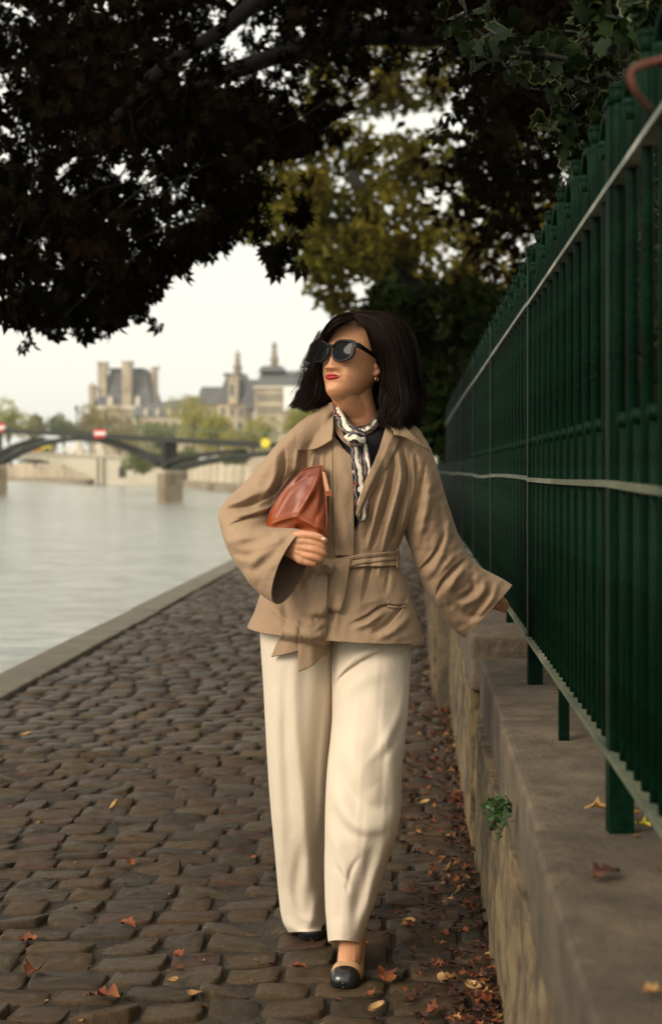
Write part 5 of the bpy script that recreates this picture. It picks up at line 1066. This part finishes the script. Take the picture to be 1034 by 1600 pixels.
# lips
def lipgrid():
    V = []; nu, nv = 41, 19
    for j in range(nv):
        v = j/(nv-1)*2-1
        for i in range(nu):
            u = i/(nu-1)*2-1; x = .0215*u; e = max(0, 1-abs(u)**2.2)
            zup = -.0598+(.0086*e**.75)*(1-.16*math.exp(-(u/.12)**2)); zlo = -.0598-.0102*e**.6; zc = -.0598+.0022*abs(u)**1.7
            z = zc+(zup-zc-.0)*v if v > 0 else zc+(zlo-zc)*(-v)
            bulge = (.0042*math.sin(math.pi*abs(v)**.8)+.0008)*e**.6-.0002 if abs(v) < 1 else -.0012
            V.append((x, float(front_y(np.array(x), np.array(z)))+bulge-(.0014 if abs(v) < .06 else 0), z))
    return hlv(np.array(V)), grid_faces(nv, nu, False)
V, F = lipgrid(); link('lips', fastmesh('lips', V, F, M['lip'], True), woman)
nl = blob('thumb_nail', wp(505.5, 842, Yh-.0265), (.0065, .0016, .0042), M['nail'], woman, 0, 0, 10)
# ---------------------------------------------------------------- sunglasses
gl = MB(); ln = MB(); NG = 44
def gy(x): return .1105-1.5*x*x
def lens_outline(sx, k, cz=.009):
    P = []
    for i in range(NG):
        a = 2*math.pi*i/NG; c, s = math.cos(a), math.sin(a); rx, rz = .0325, .0325
        bump = 1+.20*math.exp(-((a-math.radians(38))/.38)**2)-.05*math.exp(-((a-math.radians(300))/.5)**2)-.03*math.exp(-((a-math.radians(90))/.5)**2)
        x = rx*k*bump*np.sign(c)*abs(c)**.85; z = rz*k*bump*np.sign(s)*abs(s)**.85
        if k < 1: x -= .0008; z -= .0012
        P.append((sx*(.0365+x), cz+z))
    return P
for sx in (1, -1):
    O, I = lens_outline(sx, 1.0), lens_outline(sx, .80); V = []
    for pts, dy_ in ((O, 0), (O, -.005), (I, -.005), (I, .0005)): V += [(x, gy(x)+dy_, z) for x, z in pts]
    for a, b_ in ((0, 1), (1, 2), (2, 3), (3, 0)): pass
    V = hlv(np.array(V)); gl.add(V, [(r_*NG+i, r_*NG+(i+1) % NG, ((r_+1) % 4)*NG+(i+1) % NG, ((r_+1) % 4)*NG+i) for r_ in range(4) for i in range(NG)])
    L_ = lens_outline(sx, .81); cxx = sx*.0365; V = [(cxx, gy(cxx)+.0012, .008)]
    for q_ in (.35, .7, 1): V += [(cxx+(x-cxx)*q_, gy(cxx+(x-cxx)*q_)-.0012+.0024*(1-q_*q_), .008+(z-.008)*q_) for x, z in L_]
    ln.add(hlv(np.array(V)), [(0, 1+i, 1+(i+1) % NG) for i in range(NG)]+[(1+r_*NG+i, 1+(r_+1)*NG+i, 1+(r_+1)*NG+(i+1) % NG, 1+r_*NG+(i+1) % NG) for r_ in range(2) for i in range(NG)])
gl.tube(hlv(np.array([(-.012, .109, .022), (-.006, .1115, .0235), (0, .112, .024), (.006, .1115, .0235), (.012, .109, .022)])), .0038, 10)
fr_ = gl.build('sunglasses', M['blk'], woman, smooth=False); fr_.data.polygons.foreach_set('use_smooth', [True]*len(fr_.data.polygons))
ln.build('lens', M['lens'], fr_, smooth=True)
for sx in (1, -1):
    T_ = [(.0700, .1025, .025), (.0745, .090, .0245), (.0765, .05, .019), (.0775, .01, .012), (.076, -.015, .002)]; mb = MB(); V = []
    for x, y_, z in spl(np.array(T_), 14):
        h = .0072*(1-.45*(.0965-y_)/.11); V += [(sx*(x-.0018), y_, z-h), (sx*(x+.0018), y_, z-h), (sx*(x+.0018), y_, z+h), (sx*(x-.0018), y_, z+h)]
    mb.add(hlv(np.array(V)), [(a*4+b_, a*4+(b_+1) % 4, a*4+4+(b_+1) % 4, a*4+4+b_) for a in range(13) for b_ in range(4)]+[(0, 1, 2, 3), (52, 53, 54, 55)]); mb.build('temple_arm', M['blk'], fr_, bevel=.0006)
mb = MB(); mb.tube([hl(.074, -.003+.006*math.sin(a)*0+.0015, -.036-.0085+.0085*math.cos(a))+.0062*math.sin(a)*Fv for a in np.linspace(0, 2*math.pi*.97, 22)], .0012, 7); mb.build('hoop_earring', M['gold'], woman, smooth=True)
# ---------------------------------------------------------------- hair
def strands(guides, n, seed, wid=.0022, jit=.004, layers=3, depth=.012, npt=16, wave=.004, tipvar=.24):
    """a lock of hair: strands interpolated between neighbouring guide curves"""
    r = np.random.default_rng(seed); G = np.array([spl(np.array([wp(*p) for p in g]), npt) for g in guides]); Vv = []; Ff = []
    Sx = spl(G, 60)
    for k in range(n):
        u = r.uniform(0, 59); i = min(int(u), 58); c_ = Sx[i]*(1-(u-i))+Sx[i+1]*(u-i); ly = r.uniform(0, 1)**1.0
        t_ = np.linspace(0, 1, npt)[:, None]; c_ = c_+np.array([0, depth*ly, 0])+r.normal(0, jit, 3)*(.25+t_*.9)+wave*np.sin(t_*r.uniform(3, 7)+r.uniform(0, 6))*r.normal(0, 1, 3)*t_
        cut = 1+r.normal(0, tipvar*.5)-tipvar*.3; tt = np.clip(np.linspace(0, 1, npt)*min(cut, 1.06), 0, 1.08); idx = tt*(npt-1); ii = np.minimum(idx.astype(int), npt-2); f = (idx-ii)[:, None]; c_ = c_[ii]*(1-f)+c_[ii+1]*f
        T = np.gradient(c_, axis=0); T /= np.linalg.norm(T, axis=1)[:, None]+1e-9; view = np.array([.25*r.normal(), -1, .25*r.normal()]); s_ = np.cross(T, view); s_ /= np.linalg.norm(s_, axis=1)[:, None]+1e-9
        w_ = wid*r.uniform(.5, 1.2)*np.sin(np.pi*np.clip(np.linspace(.12, 1.0, npt), 0, 1))[:, None]**.5; mid = c_+np.cross(s_, T)*w_*-.35
        o_ = len(Vv); P3 = np.stack([c_-s_*w_, mid, c_+s_*w_], 1).reshape(-1, 3); Vv += P3.tolist()
        for a in range(npt-1):
            for b_ in (0, 1): Ff.append((o_+a*3+b_, o_+a*3+b_+1, o_+a*3+3+b_+1, o_+a*3+3+b_))
    return Vv, Ff
HG = []   # (guides, count, depth, jitter)
HG.append(([[(554, 499, 3.745), (571, 510, 3.735), (580, 530, 3.745), (587, 554, 3.765), (598, 585, 3.79), (598, 620, 3.79), (590, 652, 3.78)], [(553, 494, 3.745), (579, 505, 3.735), (593, 535, 3.735), (602, 575, 3.75), (606, 615, 3.755), (601, 660, 3.75)],
            [(556, 490, 3.76), (592, 498, 3.745), (612, 530, 3.74), (624, 575, 3.745), (630, 622, 3.745), (622, 664, 3.74)], [(560, 487, 3.79), (604, 493, 3.785), (629, 525, 3.785), (641, 575, 3.785), (647, 622, 3.785), (638, 662, 3.78)],
            [(566, 485, 3.84), (610, 491, 3.85), (634, 524, 3.86), (645, 578, 3.86), (652, 622, 3.86), (646, 658, 3.85)], [(566, 486, 3.90), (606, 495, 3.93), (632, 532, 3.94), (645, 585, 3.94), (650, 630, 3.94), (645, 655, 3.92)]], 5200, .02, .0038, .0014))
HG.append(([[(554, 499, 3.735), (535, 502, 3.712), (519, 512, 3.715), (510, 527, 3.75), (503, 546, 3.80), (494, 580, 3.80), (487, 605, 3.80), (476, 630, 3.79)], [(551, 492, 3.75), (530, 495, 3.74), (514, 507, 3.75), (503, 528, 3.79), (491, 562, 3.81), (480, 594, 3.80), (470, 618, 3.80), (460, 634, 3.79)],
            [(554, 489, 3.79), (532, 492, 3.81), (514, 507, 3.83), (501, 532, 3.85), (489, 570, 3.87), (480, 600, 3.87), (470, 620, 3.86), (464, 632, 3.85)], [(560, 487, 3.84), (532, 492, 3.88), (512, 512, 3.90), (503, 545, 3.92), (496, 580, 3.92), (490, 610, 3.91), (484, 626, 3.90), (482, 636, 3.89)]], 2600, .012, .0030, .0013))
HG.append(([[(505, 560, 3.80), (497, 590, 3.80), (488, 612, 3.79), (476, 634, 3.785)], [(508, 575, 3.82), (505, 600, 3.81), (499, 622, 3.80), (490, 639, 3.79)], [(520, 600, 3.84), (517, 615, 3.83), (511, 630, 3.82), (504, 636, 3.82)], [(535, 600, 3.88), (530, 620, 3.87), (524, 632, 3.86), (520, 634, 3.86)]], 1300, .02, .003, .0014))
HG.append(([[(585, 520, 3.88), (598, 570, 3.86), (606, 620, 3.84), (600, 658, 3.82)], [(600, 520, 3.88), (615, 570, 3.86), (622, 620, 3.84), (618, 668, 3.82)], [(615, 520, 3.9), (632, 575, 3.9), (640, 625, 3.88), (634, 668, 3.86)]], 900, .06, .004, .003))
HG.append(([[(560, 560, 3.93), (570, 600, 3.94), (575, 640, 3.94), (580, 655, 3.93)], [(590, 560, 3.94), (600, 600, 3.96), (610, 640, 3.96), (615, 660, 3.95)], [(530, 560, 3.93), (530, 590, 3.94), (525, 620, 3.93), (520, 635, 3.92)]], 500, .03, .004, .004))
hv = []; hf_ = []
for k, (g_, n_, dep, jt, wd) in enumerate(HG):
    V, F = strands(g_, n_, 40+k, wd, jt, depth=dep); o_ = len(hv); hv += V; hf_ += [tuple(i+o_ for i in f) for f in F]
# loose flyaway hairs at the left edge
V, F = strands([[(500, 530, 3.76), (488, 548, 3.76), (476, 570, 3.76), (466, 600, 3.76)], [(498, 520, 3.74), (482, 556, 3.74), (474, 590, 3.74), (462, 622, 3.76)], [(504, 515, 3.73), (495, 545, 3.73), (484, 585, 3.74), (474, 622, 3.76)]], 90, 77, .0005, .010, depth=.02, wave=.006)
o_ = len(hv); hv += V; hf_ += [tuple(i+o_ for i in f) for f in F]
hv = np.array(hv); hq = np.clip((1.66-hv[:, 2])/.18, 0, 1)**1.3
hv[:, 0] += hq*(.0055*np.sin(hv[:, 2]*62+hv[:, 1]*50+hv[:, 0]*18)+.003*np.sin(hv[:, 2]*110+hv[:, 0]*90)); hv[:, 1] += hq*.006*np.sin(hv[:, 2]*55+hv[:, 0]*70)
hv[:, 2] += hq*.007*np.sin(hv[:, 0]*75+1.0)
hair = link('hair', fastmesh('hair', hv, hf_, M['hair'], True), woman)
V, F = strands([[(634, 545, 3.79), (647, 590, 3.79), (653, 630, 3.79), (646, 668, 3.78)], [(640, 540, 3.86), (652, 590, 3.86), (659, 632, 3.86), (650, 662, 3.86)], [(600, 486, 3.80), (636, 505, 3.8), (652, 550, 3.8), (658, 600, 3.8)]], 160, 78, .0006, .009, depth=.02, wave=.006)
o_ = len(hv)
hair2 = link('loose_strands', fastmesh('loose_strands', V, F, M['hair'], True), hair); hair2['kind'] = 'stuff'
# scalp under the strands and the dense inside of the hair
mb = MB(); sc = []
nA, nB = 60, 90
for i in range(nA+1):
    a = math.pi*i/nA
    for j in range(nB):
        b_ = 2*math.pi*j/nB; sc.append((.0795*math.sin(a)*math.cos(b_), -.012+.100*math.sin(a)*math.sin(b_), .034+.100*math.cos(a)))
sc = np.array(sc); F = grid_faces(nA+1, nB); c_ = sc[np.array(F)].mean(1)
keep = ~((c_[:, 1] > .062-.85*np.clip(c_[:, 2]-.075, -.2, .05)*1.0) & (c_[:, 2] < .112)) & ~((np.abs(c_[:, 0]) > .03) & (c_[:, 1] > -.02) & (c_[:, 2] < .035)) & ~((c_[:, 1] > .03) & (c_[:, 2] < .07))
Vs = hlv(sc); link('scalp_hair', fastmesh('scalp_hair', Vs, [f for f, k in zip(F, keep) if k], M['hair'], True), hair)
V = loft([(590, 545, 640, 545, 3.86, .07), (598, 580, 646, 580, 3.86, .075), (604, 620, 650, 620, 3.86, .075), (606, 655, 644, 655, 3.85, .06), (612, 664, 634, 664, 3.85, .03)], 40, 50, noise=.004); link('inner_hair', fastmesh('inner_hair', V.reshape(-1, 3), grid_faces(40, 50), M['hair'], True), hair)
# ---------------------------------------------------------------- silk scarf
sc_ = None
def sc3(name, guides, par, fl=(), nu=40, nv=16, th=.0015, ruf=.0012, seed=0):
    G = spl(np.array([spl(np.array(g, dtype=float), nu) for g in guides]), nv); V = W3(G); V[..., 1] -= ruf*vnoise(np.stack([G[..., 0]*.25, G[..., 1]*.12, G[..., 0]*0], -1), seed)*1.5
    v = np.linspace(0, 1, nv)[:, None]; u = np.linspace(0, 1, nu)[None, :]; uv = np.stack([np.broadcast_to(v, (nv, nu)), np.broadcast_to(u, (nv, nu))], -1).reshape(-1, 2)
    return cloth(name, V, grid_faces(nv, nu, False), M['scarf'], par, th, uv)
def W3(G): return np.stack([(G[..., 0]-VX)*G[..., 2]/FPX, G[..., 2], CH-(G[..., 1]-VY)*G[..., 2]/FPX], -1)
scarf = sc3('scarf', [[(519, 630, 3.83), (521, 648, 3.775), (530, 668, 3.735), (546, 685, 3.715)], [(524, 633, 3.81), (529, 650, 3.755), (538, 667, 3.725), (549, 681, 3.71)], [(530, 637, 3.805), (537, 652, 3.75), (545, 666, 3.725), (553, 676, 3.71)], [(536, 646, 3.81), (543, 657, 3.775), (551, 666, 3.745), (557, 672, 3.72)]], woman, ruf=.003, nv=24)
sc3('scarf_fold', [[(602, 648, 3.83), (592, 664, 3.775), (580, 676, 3.735), (565, 686, 3.715)], [(596, 644, 3.82), (587, 659, 3.77), (576, 670, 3.73), (563, 679, 3.712)], [(591, 645, 3.82), (582, 656, 3.775), (572, 665, 3.735), (560, 672, 3.715)]], scarf, ruf=.003, seed=4)
sc3('scarf_fold', [[(534, 644, 3.82), (548, 662, 3.785), (565, 668, 3.78), (584, 656, 3.80), (595, 643, 3.83)], [(532, 652, 3.81), (548, 672, 3.77), (565, 677, 3.76), (584, 668, 3.78), (598, 652, 3.82)]], scarf, ruf=.002, seed=6)
kn = blob('scarf_knot', wp(556, 684, 3.712), (.026, .017, .019), M['scarf'], scarf, 9, .22)
l_ = kn.data.uv_layers.new(name='UVMap'); l_.data.foreach_set('uv', np.tile([.5, .5], len(l_.data)))
sc3('scarf_knot_wrap', [[(546, 676, 3.70), (556, 670, 3.692), (568, 674, 3.70)], [(543, 685, 3.695), (556, 682, 3.685), (571, 685, 3.695)], [(547, 695, 3.70), (558, 694, 3.692), (569, 695, 3.70)]], scarf, ruf=.002, seed=8)
zs = zb_t
def tail(guides, off, seed): 
    o = patch('scarf_tail', guides, M['scarf'], scarf, zs, off, 60, 16, .0012, seed=seed, noise=.0025); return o
tail([[(547, 695), (549, 730), (553, 770), (556, 805)], [(556, 697), (560, 735), (563, 765), (558, 800)], [(563, 697), (567, 735), (570, 770), (561, 812)]], .020, 1)
tail([[(562, 694), (566, 730), (564, 775), (556, 832)], [(569, 693), (575, 725), (573, 765), (565, 815)], [(574, 694), (579, 725), (577, 762), (575, 810)]], .012, 5)
# ---------------------------------------------------------------- shoes
def shoe(Ff, seed):
    prof = [(0, .001, .006), (.0015, .016, .014), (.006, .026, .023), (.014, .0325, .030), (.030, .037, .035), (.048, .0395, .040), (.066, .0415, .043), (.078, .042, .034), (.10, .040, .026), (.14, .034, .026), (.18, .031, .034), (.21, .030, .045), (.235, .024, .050), (.245, .012, .050)]
    R_ = spl(np.array(prof), 60); n = 40; V = []
    for s_, hw, ht in R_:
        zb_ = np.interp(s_, [0, .09, .14, .20, .25], [.006, .004, .014, .040, .046])
        for j in range(n):
            a = 2*math.pi*j/n; c, q_ = math.cos(a), math.sin(a); z = zb_+(ht if q_ > 0 else 0.0)*abs(q_)**.8*(1 if q_ > 0 else 0)-(.003 if q_ <= 0 else 0)
            V.append(Ff(hw*np.sign(c)*abs(c)**.75, s_, z))
    endq = [(j, j+1, n-2-j, n-1-j) for j in range(n//2-1)]
    sh = link('shoe', fastmesh('shoe', np.array(V), grid_faces(60, n)+endq, M['shoe_tan'], True), woman)
    V = []; R2 = R_[R_[:, 0] <= .040]; k_ = len(R2)
    for s_, hw, ht in R2:
        zb_ = np.interp(s_, [0, .09, .14, .20, .25], [.006, .004, .014, .040, .046])
        for j in range(n):
            a = 2*math.pi*j/n; c, q_ = math.cos(a), math.sin(a); back = .006*(1-abs(c))*(s_/.04)
            V.append(Ff((hw+.0012)*np.sign(c)*abs(c)**.75, s_-.0025+back, zb_+((ht+.0012) if q_ > 0 else 0.0)*abs(q_)**.8-(.004 if q_ <= 0 else 0)))
    link('toe_cap', fastmesh('toe_cap', np.array(V), grid_faces(k_, n)+endq, M['shoe_blk'], True), sh)
    mb = MB(); V = []
    for z, k_ in ((-.004, .85), (.044, 1)):
        for a in np.linspace(0, 2*math.pi, 16, endpoint=False): V.append(Ff(.026*k_*math.cos(a), .215+.024*k_*math.sin(a), z))
    mb.add(V, [(i, (i+1) % 16, 16+(i+1) % 16, 16+i) for i in range(16)]+[tuple(range(16)), tuple(range(16, 32))]); mb.build('heel', M['shoe_blk'], sh)
    return sh
shoe(FA, 1); s2 = shoe(FB, 2)
# ================================================================= CLUTCH BAG (held, so a thing of its own)
bag = empty('clutch_bag', tuple(wp(465, 790, 3.70)), 'cognac brown leather clutch bag tucked under the bent arm', 'bag')
NB = 46
def bagpt(u, v):
    """u along the bottom edge, v upwards, px space outline"""
    b0, b1 = np.array([410, 822.]), np.array([510, 838.]); t0, t1 = np.array([470, 736.]), np.array([503, 727.])
    e0 = b0*(1-v)+t0*v+np.array([-6, -8])*math.sin(math.pi*v)*.6; e1 = b1*(1-v)+t1*v+np.array([6, 0])*math.sin(math.pi*v)*.35
    return e0*(1-u)+e1*u
V = []
for side in (0, 1):
    for j in range(NB):
        v = j/(NB-1)
        for i in range(NB):
            u = i/(NB-1); p = bagpt(u, v); edge = min(1, 7*u)*min(1, 7*(1-u))*min(1, 7*(1-v)); thick = (.040*(1-v)**.8+.010)*(.35+.65*edge**.5)
            Y = 3.705-.035*(1-u)*0
            ftn = folds(np.array(p[0]), np.array(p[1]), [([(463, 806), (486, 770), (498, 738)], 6, .006), ([(463, 806), (440, 812), (418, 820)], 4, .006), ([(463, 806), (492, 822), (510, 832)], 4, .006), ([(430, 800), (450, 765), (480, 742)], 5, -.004), ([(492, 815), (503, 790), (506, 750)], 5, -.004), ([(470, 785), (485, 760)], 9, .004), ([(460, 825), (480, 830)], 8, -.010)])
            V.append(wp(p[0], p[1], Y-thick-float(ftn)*1.0 if side == 0 else Y+.03))
F = grid_faces(NB, NB, False); n2 = NB*NB; F = F+[tuple(i+n2 for i in f)[::-1] for f in F]
ring = [i for i in range(NB)]+[j*NB+NB-1 for j in range(1, NB)]+[(NB-1)*NB+i for i in range(NB-2, -1, -1)]+[j*NB for j in range(NB-2, 0, -1)]
F += [(ring[k], ring[(k+1) % len(ring)], ring[(k+1) % len(ring)]+n2, ring[k]+n2) for k in range(len(ring))]
bb = link('bag_body', fastmesh('bag_body', np.array(V), F, M['leather'], True), bag)
mb = MB(); mb.tube([wp(472, 735, 3.672), wp(488, 729, 3.664), wp(503, 727.5, 3.66), wp(506, 745, 3.655), wp(509, 775, 3.645), wp(511, 810, 3.64), wp(510, 836, 3.645)], .0022, 8); mb.build('piping', M['leather'], bag, smooth=True)
mb = MB(); a = [wp(503, 737, 3.655), wp(508, 738, 3.652), wp(514, 762, 3.645), wp(517, 773, 3.643), wp(511, 774, 3.643), wp(506, 758, 3.65)]; mb.prism(a, (0, -.003, 0)); mb.build('zip_tab', M['leather_tan'], bag, bevel=.0008)
mb = MB(); a = [wp(508.5, 767, 3.641), wp(519, 767, 3.640), wp(520, 775, 3.640), wp(510, 776, 3.641)]; mb.prism(a, (0, -.004, 0)); mb.build('zip_pull', M['leather'], bag, bevel=.0008)
